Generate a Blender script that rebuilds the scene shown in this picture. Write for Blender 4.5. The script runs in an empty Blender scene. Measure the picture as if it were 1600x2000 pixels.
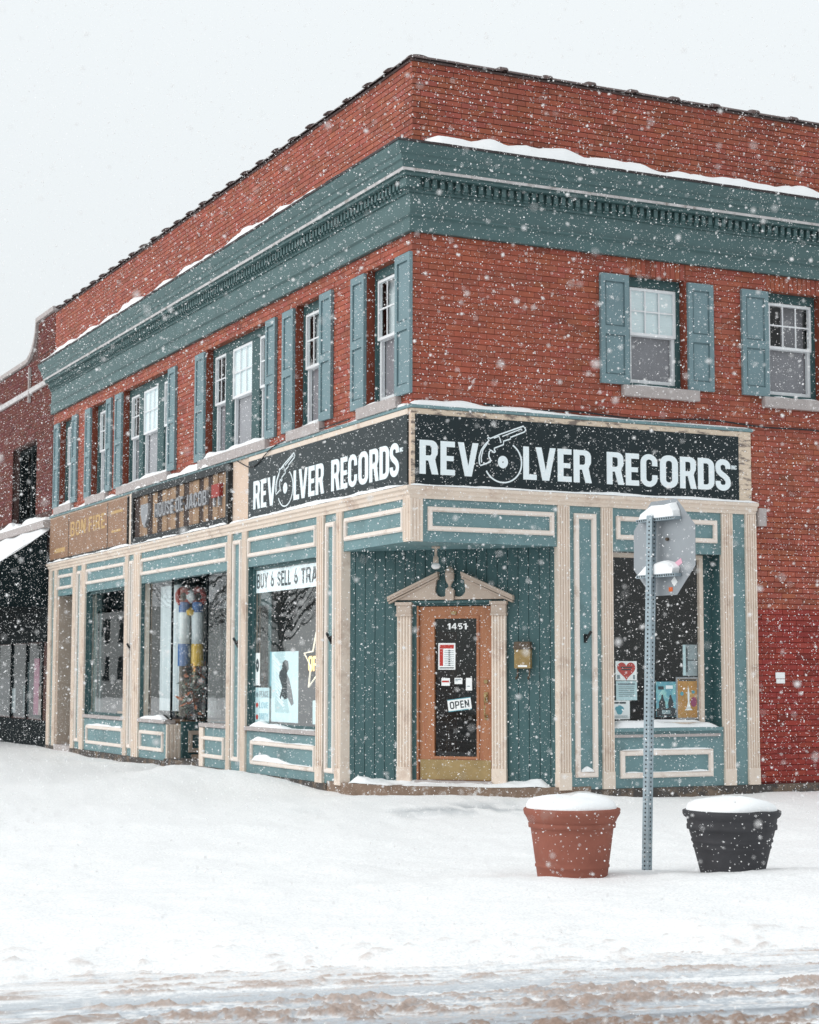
import bpy, bmesh, math, random
import numpy as np
from mathutils import Matrix, Vector
from mathutils.geometry import tessellate_polygon
random.seed(7); rng = np.random.default_rng(11)
scn = bpy.context.scene
col = scn.collection
R = math.radians

# ------------------------------------------------------------------ camera
CAM = Vector((-8.70, -18.01, 1.31))
PITCH, YAW, ROLL = 0.0915, 0.4487, 0.0014
Fv = Vector((math.sin(YAW)*math.cos(PITCH), math.cos(YAW)*math.cos(PITCH), math.sin(PITCH)))
R0 = Vector((math.cos(YAW), -math.sin(YAW), 0)); U0 = R0.cross(Fv)
Rv = R0*math.cos(ROLL) + U0*math.sin(ROLL); Uv = U0*math.cos(ROLL) - R0*math.sin(ROLL)
cd = bpy.data.cameras.new('camera'); cam = bpy.data.objects.new('camera', cd); col.objects.link(cam)
cam.matrix_world = Matrix(((Rv.x, Uv.x, -Fv.x, CAM.x), (Rv.y, Uv.y, -Fv.y, CAM.y), (Rv.z, Uv.z, -Fv.z, CAM.z), (0, 0, 0, 1)))
cd.sensor_fit = 'HORIZONTAL'; cd.sensor_width = 24.0; cd.lens = 52.36
cd.clip_end = 2000
cd.dof.use_dof = True; cd.dof.focus_distance = 15.5; cd.dof.aperture_fstop = 4.0
scn.camera = cam

# ------------------------------------------------------------------ overcast sky, soft sun, exposure
SUN_AZ = R(272)      # compass angle of the sun, clockwise from +Y
SUN_EL = R(32)
w = bpy.data.worlds.new('World'); scn.world = w; w.use_nodes = True
nt = w.node_tree; nt.nodes.clear()
out = nt.nodes.new('ShaderNodeOutputWorld'); bg = nt.nodes.new('ShaderNodeBackground')
sky = nt.nodes.new('ShaderNodeTexSky'); sky.sky_type = 'NISHITA'; sky.sun_disc = False
sky.sun_elevation = SUN_EL; sky.sun_rotation = SUN_AZ
sc_ = nt.nodes.new('ShaderNodeVectorMath'); sc_.operation = 'SCALE'; sc_.inputs['Scale'].default_value = 0.12
mx = nt.nodes.new('ShaderNodeMix'); mx.data_type = 'RGBA'
mx.inputs['Factor'].default_value = 0.93                      # cloud layer: nearly all of the blue sky is hidden
cloud = nt.nodes.new('ShaderNodeMix'); cloud.data_type = 'RGBA'
cloud.inputs['A'].default_value = (7.6, 7.95, 8.05, 1); cloud.inputs['B'].default_value = (9.6, 10.1, 10.3, 1)
tc = nt.nodes.new('ShaderNodeTexCoord'); sx = nt.nodes.new('ShaderNodeSeparateXYZ')
mr = nt.nodes.new('ShaderNodeMapRange'); mr.inputs['From Min'].default_value = 0.15; mr.inputs['From Max'].default_value = 1.0
nt.links.new(tc.outputs['Generated'], sx.inputs[0]); nt.links.new(sx.outputs['Z'], mr.inputs['Value'])
nt.links.new(mr.outputs['Result'], cloud.inputs['Factor'])
nt.links.new(sky.outputs[0], mx.inputs['A']); nt.links.new(cloud.outputs['Result'], mx.inputs['B'])
nt.links.new(mx.outputs['Result'], bg.inputs['Color']); bg.inputs['Strength'].default_value = 0.106
nt.links.new(bg.outputs[0], out.inputs[0])
sl = bpy.data.lights.new('sun', 'SUN'); sun = bpy.data.objects.new('sun', sl); col.objects.link(sun)
sl.energy = 1.25; sl.angle = R(45); sl.color = (1.0, 0.97, 0.94)
sd = Vector((math.sin(SUN_AZ)*math.cos(SUN_EL), math.cos(SUN_AZ)*math.cos(SUN_EL), math.sin(SUN_EL)))
sun.rotation_euler = sd.to_track_quat('Z', 'Y').to_euler(); sun.location = (-10, 0, 20)
vs = scn.view_settings
vs.view_transform = 'Standard'; vs.look = 'None'; vs.gamma = 1.0; vs.exposure = 0.13; vs.use_curve_mapping = False
scn.render.engine = 'CYCLES'
scn.cycles.max_bounces = 7; scn.cycles.transparent_max_bounces = 16; scn.cycles.volume_bounces = 1
scn.cycles.caustics_reflective = False; scn.cycles.caustics_refractive = False

# ------------------------------------------------------------------ materials
M = {}
def srgb(r, g, b):
    f = lambda c: (c/255/12.92 if c <= 10 else ((c/255+0.055)/1.055)**2.4)
    return (f(r), f(g), f(b))
def mat(name, c, rough=0.6, var=0.12, scale=6.0, bump=0.0, bscale=60.0, spec=0.3, metal=0.0, c2=None, c2amt=0.0, c2scale=3.0, attr=False, stretch=None):
    m = bpy.data.materials.new(name); m.use_nodes = True; M[name] = m
    t = m.node_tree; b = t.nodes['Principled BSDF']
    b.inputs['Roughness'].default_value = rough; b.inputs['Specular IOR Level'].default_value = spec; b.inputs['Metallic'].default_value = metal
    co = t.nodes.new('ShaderNodeTexCoord'); src = co.outputs['Object']
    geo = t.nodes.new('ShaderNodeNewGeometry'); src = geo.outputs['Position']
    if stretch:
        mp = t.nodes.new('ShaderNodeMapping'); mp.inputs['Scale'].default_value = stretch; t.links.new(src, mp.inputs[0]); src = mp.outputs[0]
    n = t.nodes.new('ShaderNodeTexNoise'); n.inputs['Scale'].default_value = scale; n.inputs['Detail'].default_value = 5; n.inputs['Roughness'].default_value = 0.65
    t.links.new(src, n.inputs['Vector'])
    r = t.nodes.new('ShaderNodeMapRange'); r.inputs['From Min'].default_value = 0.25; r.inputs['From Max'].default_value = 0.75
    r.inputs['To Min'].default_value = 1-var; r.inputs['To Max'].default_value = 1+var
    t.links.new(n.outputs['Fac'], r.inputs['Value'])
    base = t.nodes.new('ShaderNodeRGB'); base.outputs[0].default_value = (*c, 1); cur = base.outputs[0]
    if attr:
        at = t.nodes.new('ShaderNodeAttribute'); at.attribute_name = 'tint'
        q = t.nodes.new('ShaderNodeMix'); q.data_type = 'RGBA'; q.blend_type = 'MULTIPLY'; q.inputs['Factor'].default_value = 1
        t.links.new(cur, q.inputs['A']); t.links.new(at.outputs['Color'], q.inputs['B']); cur = q.outputs['Result']
    if c2:
        n2 = t.nodes.new('ShaderNodeTexNoise'); n2.inputs['Scale'].default_value = c2scale; n2.inputs['Detail'].default_value = 7; n2.inputs['Roughness'].default_value = 0.7
        t.links.new(src, n2.inputs['Vector'])
        r2 = t.nodes.new('ShaderNodeMapRange'); r2.inputs['From Min'].default_value = 0.62-c2amt*0.3; r2.inputs['From Max'].default_value = 0.68-c2amt*0.3+0.04
        t.links.new(n2.outputs['Fac'], r2.inputs['Value'])
        q = t.nodes.new('ShaderNodeMix'); q.data_type = 'RGBA'; q.inputs['B'].default_value = (*c2, 1)
        t.links.new(r2.outputs['Result'], q.inputs['Factor']); t.links.new(cur, q.inputs['A']); cur = q.outputs['Result']
    v = t.nodes.new('ShaderNodeVectorMath'); v.operation = 'SCALE'
    t.links.new(cur, v.inputs[0]); t.links.new(r.outputs['Result'], v.inputs['Scale'])
    t.links.new(v.outputs[0], b.inputs['Base Color'])
    if bump > 0:
        nb = t.nodes.new('ShaderNodeTexNoise'); nb.inputs['Scale'].default_value = bscale; nb.inputs['Detail'].default_value = 4
        t.links.new(src, nb.inputs['Vector'])
        bp = t.nodes.new('ShaderNodeBump'); bp.inputs['Strength'].default_value = bump; bp.inputs['Distance'].default_value = 0.01
        t.links.new(nb.outputs['Fac'], bp.inputs['Height']); t.links.new(bp.outputs[0], b.inputs['Normal'])
    return m
def emat(name, c, s):
    m = bpy.data.materials.new(name); m.use_nodes = True; M[name] = m
    b = m.node_tree.nodes['Principled BSDF']; b.inputs['Base Color'].default_value = (*c, 1)
    b.inputs['Emission Color'].default_value = (*c, 1); b.inputs['Emission Strength'].default_value = s
def glass(name, ior, tint=(0.94, 0.965, 0.965), rough=0.01):
    m = bpy.data.materials.new(name); m.use_nodes = True; M[name] = m
    t = m.node_tree; t.nodes.clear()
    o = t.nodes.new('ShaderNodeOutputMaterial'); a = t.nodes.new('ShaderNodeBsdfTransparent'); g = t.nodes.new('ShaderNodeBsdfGlossy')
    f = t.nodes.new('ShaderNodeFresnel'); x = t.nodes.new('ShaderNodeMixShader')
    a.inputs['Color'].default_value = (*tint, 1); g.inputs['Roughness'].default_value = rough; f.inputs['IOR'].default_value = ior
    n = t.nodes.new('ShaderNodeTexNoise'); n.inputs['Scale'].default_value = 1.3
    geo = t.nodes.new('ShaderNodeNewGeometry'); t.links.new(geo.outputs['Position'], n.inputs['Vector'])
    bp = t.nodes.new('ShaderNodeBump'); bp.inputs['Strength'].default_value = 0.06; bp.inputs['Distance'].default_value = 0.02
    t.links.new(n.outputs['Fac'], bp.inputs['Height']); t.links.new(bp.outputs[0], g.inputs['Normal'])
    t.nodes.remove(x); x = t.nodes.new('ShaderNodeAddShader')            # clear pane plus its sky reflection
    t.links.new(f.outputs[0], g.inputs['Color']); t.links.new(a.outputs[0], x.inputs[0]); t.links.new(g.outputs[0], x.inputs[1]); t.links.new(x.outputs[0], o.inputs[0])

mat('brick', (0.32, 0.083, 0.051), 0.66, 0.22, 3.0, 0.4, 90, 0.36, attr=True)
mat('brick_painted', (0.27, 0.040, 0.030), 0.55, 0.10, 6, 0.3, 70, 0.25, attr=True)
mat('brick_neighbour', (0.150, 0.055, 0.048), 0.9, 0.2, 14, 0.4, 90, 0.15, attr=True); mat('jamb_brick', (0.20, 0.055, 0.035), 0.9, 0.2, 14, 0.4, 90, 0.15)
mat('mortar_dark', (0.075, 0.040, 0.034), 0.95, 0.2, 20, spec=0.1)
mat('mortar', (0.25, 0.09, 0.062), 0.95, 0.2, 20, spec=0.1)
mat('mortar_painted', (0.15, 0.028, 0.024), 0.8, 0.15, 20, spec=0.2)
mat('mortar_neighbour', (0.10, 0.06, 0.055), 0.95, 0.2, 20, spec=0.1)
mat('cornice', (0.056, 0.118, 0.121), 0.5, 0.14, 3, 0.15, 30, 0.6, c2=(0.085, 0.15, 0.15), c2amt=0.1, c2scale=2)
mat('cornice_strip', (0.56, 0.54, 0.54), 0.6, 0.25, 5, c2=(0.30, 0.27, 0.25), c2amt=0.25, c2scale=6)
mat('drip_edge', (0.05, 0.04, 0.042), 0.6, 0.3, 8)
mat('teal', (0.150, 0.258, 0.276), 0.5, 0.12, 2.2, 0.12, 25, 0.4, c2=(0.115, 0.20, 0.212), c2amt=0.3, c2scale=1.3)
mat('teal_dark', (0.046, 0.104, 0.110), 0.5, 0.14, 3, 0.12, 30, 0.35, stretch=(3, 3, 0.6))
mat('cream', (0.74, 0.63, 0.535), 0.55, 0.07, 3, 0.1, 30, 0.35, c2=(0.58, 0.46, 0.38), c2amt=0.22, c2scale=2.5)
mat('cream_light', (0.80, 0.715, 0.65), 0.5, 0.06, 3, 0.08, 30, 0.35, c2=(0.60, 0.50, 0.43), c2amt=0.15, c2scale=4)
mat('cream_peel', (0.70, 0.575, 0.45), 0.6, 0.12, 5, 0.2, 40, 0.3, c2=(0.20, 0.16, 0.14), c2amt=0.42, c2scale=5, stretch=(1, 1, 3.5))
mat('stucco', (0.66, 0.52, 0.42), 0.9, 0.07, 5, 0.8, 25, 0.15)
mat('flashing', (0.16, 0.27, 0.29), 0.45, 0.15, 5, spec=0.5)
mat('shutter', (0.165, 0.250, 0.275), 0.5, 0.09, 3, 0.08, 40, 0.35)
mat('casing', (0.040, 0.092, 0.096), 0.5, 0.15, 4, spec=0.3)
mat('sash_white', (0.78, 0.80, 0.82), 0.4, 0.05, 5, spec=0.4)
mat('blind', (0.74, 0.83, 0.85), 0.7, 0.05, 8, stretch=(1, 1, 6))
mat('screen', (0.23, 0.22, 0.24), 0.8, 0.12, 3)
mat('curtain', (0.52, 0.58, 0.60), 0.8, 0.1, 6)
mat('stone', (0.42, 0.38, 0.37), 0.85, 0.16, 12, 0.3, 60, 0.2)
mat('foundation', (0.085, 0.078, 0.074), 0.9, 0.3, 6, 0.6, 30, 0.2, c2=(0.17, 0.13, 0.10), c2amt=0.4, c2scale=4)
mat('step_stone', (0.22, 0.155, 0.115), 0.8, 0.3, 7, 0.4, 40, 0.3, c2=(0.5, 0.5, 0.5), c2amt=0.2, c2scale=7)
mat('coping', (0.105, 0.070, 0.066), 0.5, 0.3, 9, 0.3, 40, 0.45)
mat('sign_black', (0.012, 0.022, 0.026), 0.32, 0.2, 2, spec=0.26)
mat('sign_white', (0.80, 0.88, 0.91), 0.5, 0.03, 3, spec=0.3)
mat('plank_a', (0.33, 0.22, 0.14), 0.75, 0.25, 4, stretch=(6, 6, 0.5), c2=(0.20, 0.12, 0.08), c2amt=0.15, c2scale=2)
mat('plank_b', (0.052, 0.036, 0.032), 0.75, 0.3, 4, stretch=(6, 6, 0.5), c2=(0.15, 0.10, 0.07), c2amt=0.2, c2scale=2)
mat('plank_c', (0.25, 0.16, 0.105), 0.75, 0.25, 4, stretch=(6, 6, 0.5))
mat('black_paint', (0.016, 0.020, 0.022), 0.5, 0.3, 5)
mat('rust_sign', (0.285, 0.17, 0.11), 0.6, 0.16, 3, c2=(0.18, 0.085, 0.03), c2amt=0.12, c2scale=1.1)
mat('faded_yellow', (0.50, 0.33, 0.15), 0.6, 0.18, 8)
mat('silver', (0.30, 0.31, 0.33), 0.4, 0.2, 6, metal=0.2)
mat('red_paint', (0.30, 0.04, 0.033), 0.5, 0.15, 6)
mat('door_wood', (0.37, 0.155, 0.075), 0.4, 0.16, 5, stretch=(6, 6, 0.6), spec=0.45, c2=(0.28, 0.10, 0.05), c2amt=0.2, c2scale=2.5)
mat('brass', (0.34, 0.245, 0.115), 0.42, 0.22, 5, metal=0.55, spec=0.5)
mat('surround', (0.50, 0.405, 0.335), 0.55, 0.08, 4, 0.1, 40, 0.3)
mat('mailbox', (0.30, 0.21, 0.09), 0.5, 0.25, 18, metal=0.3)
mat('mailbox_dark', (0.10, 0.075, 0.055), 0.5, 0.3, 18, metal=0.3)
mat('paper', (0.84, 0.86, 0.86), 0.7, 0.05, 8)
mat('paper_teal', (0.50, 0.66, 0.69), 0.7, 0.12, 9)
mat('paper_grey', (0.28, 0.33, 0.35), 0.7, 0.25, 9)
mat('paper_orange', (0.46, 0.235, 0.07), 0.6, 0.25, 14, c2=(0.50, 0.34, 0.14), c2amt=0.35, c2scale=9)
mat('paper_blue', (0.13, 0.36, 0.44), 0.6, 0.25, 5, c2=(0.30, 0.55, 0.52), c2amt=0.4, c2scale=5)
mat('ink', (0.030, 0.040, 0.046), 0.6, 0.1, 8)
mat('ink_grey', (0.22, 0.28, 0.31), 0.7, 0.15, 8)
mat('ink_red', (0.46, 0.045, 0.035), 0.6, 0.1, 8)
mat('ink_purple', (0.28, 0.06, 0.13), 0.6, 0.2, 12)
mat('ink_teal', (0.10, 0.33, 0.40), 0.6, 0.15, 8)
mat('ink_pink', (0.72, 0.40, 0.50), 0.6, 0.1, 8)
mat('ink_orange', (0.65, 0.13, 0.03), 0.5, 0.1, 8)
mat('ink_blue', (0.035, 0.12, 0.30), 0.6, 0.2, 6)
mat('ink_yellow', (0.58, 0.37, 0.05), 0.6, 0.15, 6)
mat('cloth_white', (0.62, 0.68, 0.70), 0.8, 0.08, 6)
mat('foliage_dark', (0.10, 0.14, 0.11), 0.8, 0.3, 8)
mat('rust_leaf', (0.36, 0.11, 0.045), 0.8, 0.3, 8)
mat('galvanised', (0.30, 0.37, 0.41), 0.42, 0.14, 12, metal=0.35, spec=0.5)
mat('aluminium', (0.31, 0.335, 0.36), 0.45, 0.08, 4, metal=0.35, spec=0.5)
mat('terracotta', (0.27, 0.098, 0.070), 0.75, 0.14, 5, 0.15, 40, 0.2, c2=(0.30, 0.15, 0.12), c2amt=0.25, c2scale=4)
mat('black_clay', (0.047, 0.047, 0.052), 0.7, 0.2, 6, 0.15, 40, 0.25)
mat('interior', (0.045, 0.075, 0.082), 0.9, 0.2, 1.5)
mat('interior_floor', (0.16, 0.12, 0.09), 0.7, 0.2, 2)
mat('shelf_goods', (0.22, 0.17, 0.15), 0.8, 0.5, 5, c2=(0.45, 0.42, 0.40), c2amt=0.3, c2scale=6)
mat('cable', (0.016, 0.016, 0.018), 0.5, 0.1)
mat('lamp_white', (0.75, 0.75, 0.75), 0.4, 0.05)
mat('tar_roof', (0.7, 0.74, 0.77), 0.8, 0.05)
mat('awning_dark', (0.012, 0.021, 0.024), 0.9, 0.2, 4, spec=0.05)
mat('dark_frame', (0.010, 0.015, 0.017), 0.8, 0.2, 4, spec=0.08)
emat('neon', (1.0, 0.62, 0.20), 1.2)
emat('neon_pale', (0.85, 0.78, 0.62), 0.45)
glass('glass_front', 1.5)
glass('glass_side', 2.5)
glass('glass_up', 1.45)
glass('glass_dim', 1.2)

# snow: slightly translucent white with fine relief
def snow_mat(name, c, bump, scale, dirt=False):
    m = bpy.data.materials.new(name); m.use_nodes = True; M[name] = m
    t = m.node_tree; b = t.nodes['Principled BSDF']
    b.inputs['Roughness'].default_value = 0.75; b.inputs['Specular IOR Level'].default_value = 0.25
    geo = t.nodes.new('ShaderNodeNewGeometry')
    n = t.nodes.new('ShaderNodeTexNoise'); n.inputs['Scale'].default_value = scale; n.inputs['Detail'].default_value = 8; n.inputs['Roughness'].default_value = 0.7
    t.links.new(geo.outputs['Position'], n.inputs['Vector'])
    bp = t.nodes.new('ShaderNodeBump'); bp.inputs['Strength'].default_value = bump; bp.inputs['Distance'].default_value = 0.03
    t.links.new(n.outputs['Fac'], bp.inputs['Height']); t.links.new(bp.outputs[0], b.inputs['Normal'])
    if dirt:
        at = t.nodes.new('ShaderNodeAttribute'); at.attribute_name = 'tint'
        n2 = t.nodes.new('ShaderNodeTexNoise'); n2.inputs['Scale'].default_value = 55; n2.inputs['Detail'].default_value = 6
        t.links.new(geo.outputs['Position'], n2.inputs['Vector'])
        r = t.nodes.new('ShaderNodeMapRange'); r.inputs['From Min'].default_value = 0.3; r.inputs['From Max'].default_value = 0.7
        r.inputs['To Min'].default_value = 0.86; r.inputs['To Max'].default_value = 1.1
        t.links.new(n2.outputs['Fac'], r.inputs['Value'])
        v = t.nodes.new('ShaderNodeVectorMath'); v.operation = 'SCALE'
        t.links.new(at.outputs['Color'], v.inputs[0]); t.links.new(r.outputs['Result'], v.inputs['Scale'])
        t.links.new(v.outputs[0], b.inputs['Base Color']); b.inputs['Roughness'].default_value = 0.55
    else:
        b.inputs['Base Color'].default_value = (*c, 1)
    return m
snow_mat('snow', (0.90, 0.915, 0.925), 0.35, 9, dirt=True)
snow_mat('snow_cap', (0.87, 0.885, 0.895), 0.3, 20)
snow_mat('slush', (0.9, 0.9, 0.9), 0.35, 45, dirt=True)
fm = bpy.data.materials.new('flake'); fm.use_nodes = True; M['flake'] = fm
t_ = fm.node_tree; t_.nodes.clear()
o_ = t_.nodes.new('ShaderNodeOutputMaterial'); d_ = t_.nodes.new('ShaderNodeBsdfDiffuse'); tr_ = t_.nodes.new('ShaderNodeBsdfTranslucent'); x_ = t_.nodes.new('ShaderNodeMixShader')
d_.inputs['Color'].default_value = (0.99, 0.99, 0.99, 1); tr_.inputs['Color'].default_value = (0.99, 0.99, 0.99, 1); x_.inputs[0].default_value = 0.5
t_.links.new(d_.outputs[0], x_.inputs[1]); t_.links.new(tr_.outputs[0], x_.inputs[2]); t_.links.new(x_.outputs[0], o_.inputs[0])

# ------------------------------------------------------------------ building blocks
DS = 1.90                    # the entrance wall cuts the corner on the plane x + y = DS
def W(face, u, d, z):        # facade coordinates (along, outward, up) -> world
    if face == 'R': return (u, -d, z)
    if face == 'L': return (-d, u, z)
    if face == 'D':
        k = 0.70710678
        return (DS/2 + (u-d)*k, DS/2 - (u+d)*k, z)
    return (u, d, z)
ROT = {'R': 0.0, 'L': -math.pi/2, 'D': -math.pi/4, 'W': 0.0}
class MB:
    def __init__(s): s.v = []; s.f = []; s.t = []
    def quad(s, a, b, c, d, tint=None):
        i = len(s.v); s.v += [a, b, c, d]; s.f.append((i, i+1, i+2, i+3)); s.t.append(tint)
    def poly(s, pts, tint=None):
        i = len(s.v); s.v += list(pts); s.f.append(tuple(range(i, i+len(pts)))); s.t.append(tint)
    def box(s, face, u0, u1, d0, d1, z0, z1, tint=None, back=True):
        i = len(s.v)
        s.v += [W(face, u, d, z) for z in (z0, z1) for d in (d0, d1) for u in (u0, u1)]
        fs = [(1, 3, 2, 0), (4, 6, 7, 5), (2, 3, 7, 6), (0, 2, 6, 4), (1, 5, 7, 3)]
        if back: fs.append((0, 4, 5, 1))
        for f in fs: s.f.append(tuple(i+k for k in f)); s.t.append(tint)
    def prism(s, face, pts, d0, d1):      # pts: (u, z) outline, possibly a list of loops with holes
        loops = pts if isinstance(pts[0][0], (tuple, list)) else [pts]
        flat = [p for l in loops for p in l]
        tris = tessellate_polygon([[Vector((p[0], p[1], 0)) for p in l] for l in loops])
        i = len(s.v); n = len(flat)
        s.v += [W(face, p[0], d1, p[1]) for p in flat] + [W(face, p[0], d0, p[1]) for p in flat]
        for t in tris: s.f.append((i+t[0], i+t[1], i+t[2])); s.t.append(None)
        for t in tris: s.f.append((i+n+t[2], i+n+t[1], i+n+t[0])); s.t.append(None)
        k = 0
        for l in loops:
            for a in range(len(l)):
                b = (a+1) % len(l)
                s.f.append((i+k+a, i+k+b, i+n+k+b, i+n+k+a)); s.t.append(None)
            k += len(l)
    def tube(s, pts, r, n=6, caps=True):
        pts = [Vector(p) for p in pts]; rs = r if isinstance(r, (list, tuple)) else [r]*len(pts)
        i0 = len(s.v); up = Vector((0, 0, 1))
        for k, p in enumerate(pts):
            d = (pts[min(k+1, len(pts)-1)] - pts[max(k-1, 0)]).normalized()
            a = d.cross(up)
            if a.length < 1e-3: a = d.cross(Vector((1, 0, 0)))
            a.normalize(); b = d.cross(a).normalized()
            for j in range(n):
                an = 2*math.pi*j/n
                s.v.append(tuple(p + a*math.cos(an)*rs[k] + b*math.sin(an)*rs[k]))
        for k in range(len(pts)-1):
            for j in range(n):
                j2 = (j+1) % n
                s.f.append((i0+k*n+j, i0+k*n+j2, i0+(k+1)*n+j2, i0+(k+1)*n+j)); s.t.append(None)
        if caps:
            s.f.append(tuple(i0+j for j in range(n))); s.t.append(None)
            s.f.append(tuple(i0+(len(pts)-1)*n+j for j in range(n))); s.t.append(None)
    def lathe(s, c, prof, n=40, wob=0.0):
        i0 = len(s.v)
        for (r, z) in prof:
            for j in range(n):
                a = 2*math.pi*j/n; rr = r*(1+wob*math.sin(3*a+z*9))
                s.v.append((c[0]+rr*math.cos(a), c[1]+rr*math.sin(a), c[2]+z))
        for k in range(len(prof)-1):
            for j in range(n):
                j2 = (j+1) % n
                s.f.append((i0+k*n+j, i0+k*n+j2, i0+(k+1)*n+j2, i0+(k+1)*n+j)); s.t.append(None)
    def mesh(s, name, m, smooth=False, fix=True):
        me = bpy.data.meshes.new(name); me.from_pydata(s.v, [], s.f)
        if any(t is not None for t in s.t):
            at = me.color_attributes.new('tint', 'FLOAT_COLOR', 'CORNER')
            k = 0
            arr = np.ones((len(me.loops), 4), dtype=np.float32)
            for p, t in zip(me.polygons, s.t):
                if t is not None: arr[p.loop_start:p.loop_start+p.loop_total, :3] = t
            at.data.foreach_set('color', arr.ravel())
        if fix:
            bm = bmesh.new(); bm.from_mesh(me); bmesh.ops.recalc_face_normals(bm, faces=bm.faces); bm.to_mesh(me); bm.free()
        if smooth:
            for p in me.polygons: p.use_smooth = True
        me.materials.append(M[m]); return me
    def build(s, name, m, parent=None, smooth=False, fix=True):
        if m.startswith('glass'):            # single panes: the face looks out to the street
            for k, f in enumerate(s.f):
                a, b, c = (Vector(s.v[i]) for i in f[:3])
                if (b-a).cross(c-a).dot(CAM-a) < 0: s.f[k] = tuple(reversed(f))
        return link(name, s.mesh(name, m, smooth, fix), parent)
def link(name, data, parent=None):
    o = bpy.data.objects.new(name, data); col.objects.link(o)
    if parent is not None: o.parent = parent
    return o
def tag(o, label=None, cat=None, group=None, kind=None):
    if label: o['label'] = label
    if cat: o['category'] = cat
    if group: o['group'] = group
    if kind: o['kind'] = kind
    return o
def thing(name, label, cat, loc=(0, 0, 0), group=None):
    return tag(link(name, None), label, cat, group)
def B(name, m, parent, face, *boxes):
    b = MB()
    for x in boxes: b.box(face, *x)
    return b.build(name, m, parent)
def frame_boxes(u0, u1, z0, z1, w, d0, d1):
    return [(u0, u1, d0, d1, z0, z0+w), (u0, u1, d0, d1, z1-w, z1), (u0, u0+w, d0, d1, z0+w, z1-w), (u1-w, u1, d0, d1, z0+w, z1-w)]

# ---- value noise in numpy for the snow
_perm = rng.random((256, 256))
def vnoise(x, y):
    xi = np.floor(x).astype(int); yi = np.floor(y).astype(int); fx = x-xi; fy = y-yi
    fx = fx*fx*(3-2*fx); fy = fy*fy*(3-2*fy)
    g = lambda a, b: _perm[a % 256, b % 256]
    return (g(xi, yi)*(1-fx)*(1-fy)+g(xi+1, yi)*fx*(1-fy)+g(xi, yi+1)*(1-fx)*fy+g(xi+1, yi+1)*fx*fy)*2-1
def fbm(x, y, o=4, g=0.5):
    r = 0; a = 1; 
    for k in range(o):
        r = r + a*vnoise(x*2**k+17.3*k, y*2**k-9.1*k); a *= g
    return r

# ------------------------------------------------------------------ ground: snow sheet and slushy road
NX, NY = 0.2, 0.98           # unit vector from the road to the building; the road runs along (NY, -NX)
def ss(x, a, b):
    t = np.clip((x-a)/(b-a), 0, 1); return t*t*(3-2*t)
def gauss(x, y, cx, cy, sx, sy): return np.exp(-((x-cx)/sx)**2-((y-cy)/sy)**2)
def snow_h(x, y):
    s = NX*x + NY*y
    z = np.interp(s, [-60, -9.50, -9.22, -8.95, -8.4, -7.6, -6.75, -6.2, -5.0, -2.5, -0.5, 60],
                  [-0.62, -0.58, -0.40, -0.315, -0.24, -0.205, -0.18, -0.225, -0.20, -0.13, -0.10, -0.08])
    z = z + (0.21+0.05*fbm(x*2.6+1, y*2.6, 3, 0.6))*gauss(x, y, -0.75, 5.2, 0.7, 1.6) + 0.09*gauss(x, y, -0.55, 3.3, 0.45, 0.8) + 0.07*gauss(x, y, -1.9, 3.6, 1.1, 1.3)
    z = z + 0.05*gauss(x, y, -3.5, 9.0, 1.5, 3.0) + 0.07*gauss(x, y, -0.8, 18.5, 1.2, 2.0)
    z = z + 0.07*gauss(x, y, 2.45, -0.45, 0.55, 0.30) + 0.12*gauss(x, y, 2.0, -0.12, 0.5, 0.16)   # drift against the pilaster
    z = z + 0.055*gauss(x, y, -0.3, -7.15, 0.8, 0.35) - 0.015*gauss(x, y, -1.7, -6.7, 0.5, 0.4) + 0.03*gauss(x, y, -2.5, -6.9, 0.5, 0.4)
    z = z + 0.095*gauss(x, y, 0.5, 0.25, 0.9, 0.55) + 0.03*gauss(x, y, -0.3, 0.9, 0.5, 0.5)                                               # trodden patch before the door
    amp = ss(s, -9.4, -8.6)
    z = z + (0.35+0.65*amp)*(0.030*fbm(x*0.55, y*0.55, 3) + 0.014*fbm(x*2.0+5, y*2.0, 3) + 0.004*fbm(x*8, y*8, 3, 0.6))
    rough = ss(-s, 7.9, 9.0)
    z = z + rough*(0.016*fbm(x*2.2+3, y*3.5, 4, 0.6) + 0.022*np.maximum(0, fbm(x*11, y*13, 4, 0.65)-0.35))
    tr = gauss(x, y, 0.1, -0.9, 1.8, 0.9)
    z = z + tr*0.028*fbm(x*3, y*7, 4, 0.6)
    z = z + 0.012*gauss(x, y, -2.0, -1.0, 3.5, 3.0)*np.maximum(0, fbm(x*4.5+2, y*4.5, 3, 0.6))
    return z
def snow_tint(x, y):
    s = NX*x + NY*y
    c = np.ones(x.shape+(3,))*np.array([0.905, 0.91, 0.912])
    lump = np.clip((fbm(x*11, y*13, 4, 0.65)-0.55)*1.6, 0, 1)
    dirt = np.clip(ss(-s, 8.2, 9.2)*lump*0.75 + ss(-s, 9.0, 9.4)*np.clip(fbm(x*5+9, y*14, 5, 0.7)-0.1, 0, 1)*0.7, 0, 1)
    tr = gauss(x, y, 0.25, -0.8, 1.3, 0.55)*np.clip(fbm(x*1.6+1, y*7+4, 4, 0.6)*2.4-0.25, 0, 1)*0.8
    c = c*(1-dirt[..., None]) + dirt[..., None]*np.array([0.56, 0.47, 0.43])
    c = c*(1-tr[..., None]) + tr[..., None]*np.array([0.36, 0.40, 0.43])
    return c
def axis(lo, hi, a, b, fine, growth=1.18):
    xs = list(np.arange(a, b, fine)); st = fine; v = a; left = []
    while v > lo: st *= growth; v -= st; left.append(v)
    st = fine; v = xs[-1]; right = []
    while v < hi: st *= growth; v += st; right.append(v)
    return np.array(left[::-1]+xs+right)
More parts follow.
